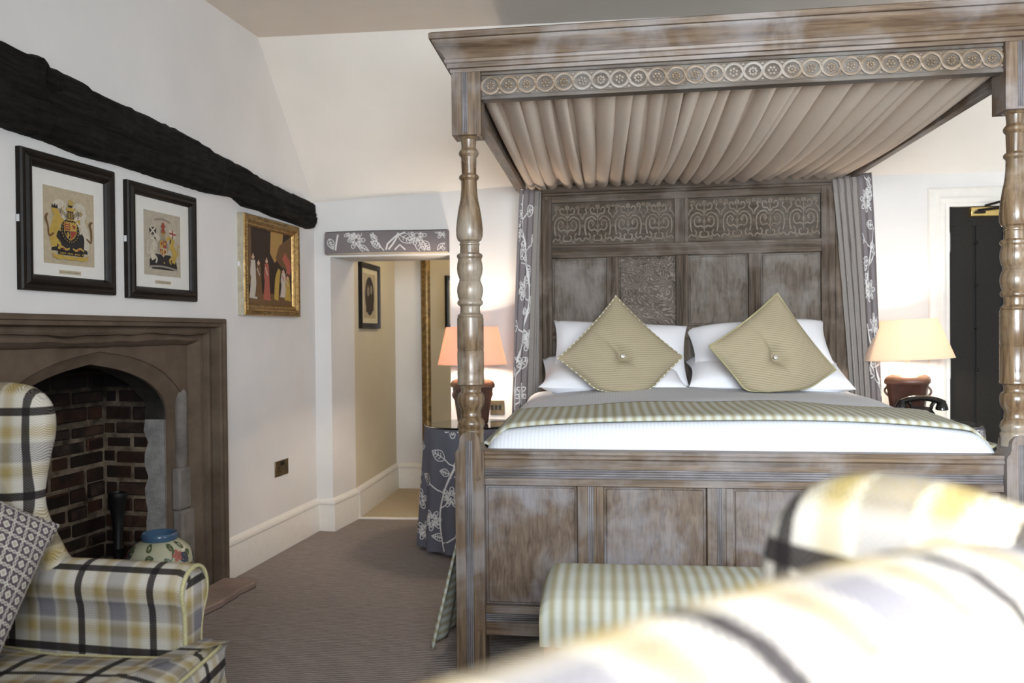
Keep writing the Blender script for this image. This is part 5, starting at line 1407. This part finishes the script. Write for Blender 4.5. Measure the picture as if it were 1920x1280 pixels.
# ------------------------------------------------------------------ wing armchairs
def wing_chair(label, loc, rz):
    o = thing('wing_armchair', label, 'armchair', loc, rz)
    t = MB(); t.box(-.37, .37, -.30, .285, .17, .335); t.build('seat_rail', 'plaid', o, bevel=.02, seg=3)
    # T-shaped seat cushion
    seat = [(-.28, -.24), (.28, -.24), (.283, .0), (.287, .27), (.325, .308), (.37, .312), (.385, .325), (.385, .350), (.36, .366), (0, .378), (-.36, .366), (-.385, .350), (-.385, .325), (-.37, .312), (-.325, .308), (-.287, .27), (-.283, .0)]
    pts = [(p.x, p.y) for p in smoothpath([Vector(q) for q in seat], 5, True)]
    t = MB(); puffy(t, pts, .135, lambda a, b, d: Vector((a, b, .400+d)), edge=.045, bulge=.018); sc = t.build('seat_cushion', 'plaid', o, smooth=60)
    for dz in (.052, -.055):
        w = MB(); ring = [Vector((a, b, .400+dz)) for a, b in [(q[0]*.975, q[1]*.985) for q in pts]]; w.tube(ring+[ring[0]], .005, 6); w.build('piping', 'piping', sc, smooth=60)
    # back: slightly reclined, arched top
    bk_ = [(-.285, .40), (.285, .40), (.30, .70), (.315, .95), (.310, 1.05), (.27, 1.088), (.15, 1.100), (0, 1.104), (-.15, 1.100), (-.27, 1.088), (-.310, 1.05), (-.315, .95), (-.30, .70)]
    pts = [(p.x, p.y) for p in smoothpath([Vector(q) for q in bk_], 5, True)]
    t = MB(); puffy(t, pts, .135, lambda a, b, d: Vector((a*1.08, -.235+d-(b-.45)*.10, b-.004)), edge=.055, bulge=.02, steps=8); t.uvo = (-.10, 0); t.build('backrest', 'plaid', o, smooth=60)
    # wings
    for sx in (-1, 1):
        wg = [(-.34, .58), (-.10, .58), (-.02, .63), (-.052, .70), (-.092, .78), (-.100, .84), (-.088, .92), (-.074, .985), (-.078, 1.05), (-.112, 1.096), (-.175, 1.116), (-.25, 1.112), (-.33, 1.085), (-.375, 1.0), (-.37, .80)]
        pts = [(p.x, p.y) for p in smoothpath([Vector(q) for q in wg], 5, True)]
        t = MB(); puffy(t, pts, .085, lambda a, b, d: Vector((sx*(.345+.05*max(0, a+.36)+.02*max(0, b-.7)) + d, a, b-.010)), edge=.036, bulge=.010, steps=8, flatuv=(1, 2, .014))
        wo = t.build('wing', 'plaid', o, smooth=60)
    # rolled arms
    for sx in (-1, 1):
        sec = [(.040, .30), (.045, .42), (.048, .50), (.060, .545), (.078, .575), (.086, .605), (.080, .636), (.058, .660), (.026, .670), (-.010, .664), (-.034, .645), (-.045, .618), (-.040, .588), (-.032, .56), (-.030, .48), (-.030, .30)]
        sp = smoothpath([Vector(q) for q in sec], 4)
        ln = [0]
        for a, b in zip(sp, sp[1:]): ln.append(ln[-1]+(b-a).length)
        def ring(y, k, dz=0.0): return [Vector((sx*(.345+.018+(p.x-.018)*k), y, .465+(p.y-.48)*(1+(k-1)*.6)+dz)) for p in sp]
        ys = [(-.34, .9, .02), (-.25, .93, .018), (-.12, .96, .014), (0, .98, .009), (.12, 1.0, .004), (.22, 1.0, .001), (.275, .995, 0), (.292, .96, -.004), (.300, .90, -.010)]
        rg = [ring(*q) for q in ys]
        t = MB(); t.rings(rg, True, True, 0, lambda i, j: (ys[i][0]+.055, (ln[min(j, len(ln)-1)] if j < len(ln) else ln[-1]+.06)-.05))
        ao = t.build('arm', 'plaid', o, smooth=60)
        w = MB(); w.tube([p+Vector((0, .004, 0)) for p in ring(.292, .975, -.003)], .0055, 6); w.build('piping', 'piping', ao, smooth=60)
    for sx in (-1, 1):
        t = MB(); t.lathe([(.026, .20), (.030, .17), (.020, .15), (.027, .12), (.018, .04), (.022, .028), (.016, 0)][::-1], (sx*.31, .24, 0), 16); t.build('leg', 'mahog', o, smooth=40)
        t = MB(); t.tube([(sx*.29, -.30, .20), (sx*.29, -.33, .10), (sx*.29, -.37, .014)], [.024, .021, .016], 10); t.build('leg', 'mahog', o, smooth=40)
    return o
wing_chair('herringbone plaid wing armchair in front of the stone fireplace', (-1.31, 1.645, 0), -pi/2)
wing_chair('blurred pale plaid wing armchair close to the viewer, seen over its back', (-.166, .581, 0), R(44))
cushion('cushion', 'plum geometric patterned cushion leaning in the fireside armchair', (-1.43, 1.66, .715), .45, .15, (R(70), R(35), R(58)), 'geo', None, False, None, 3, False)
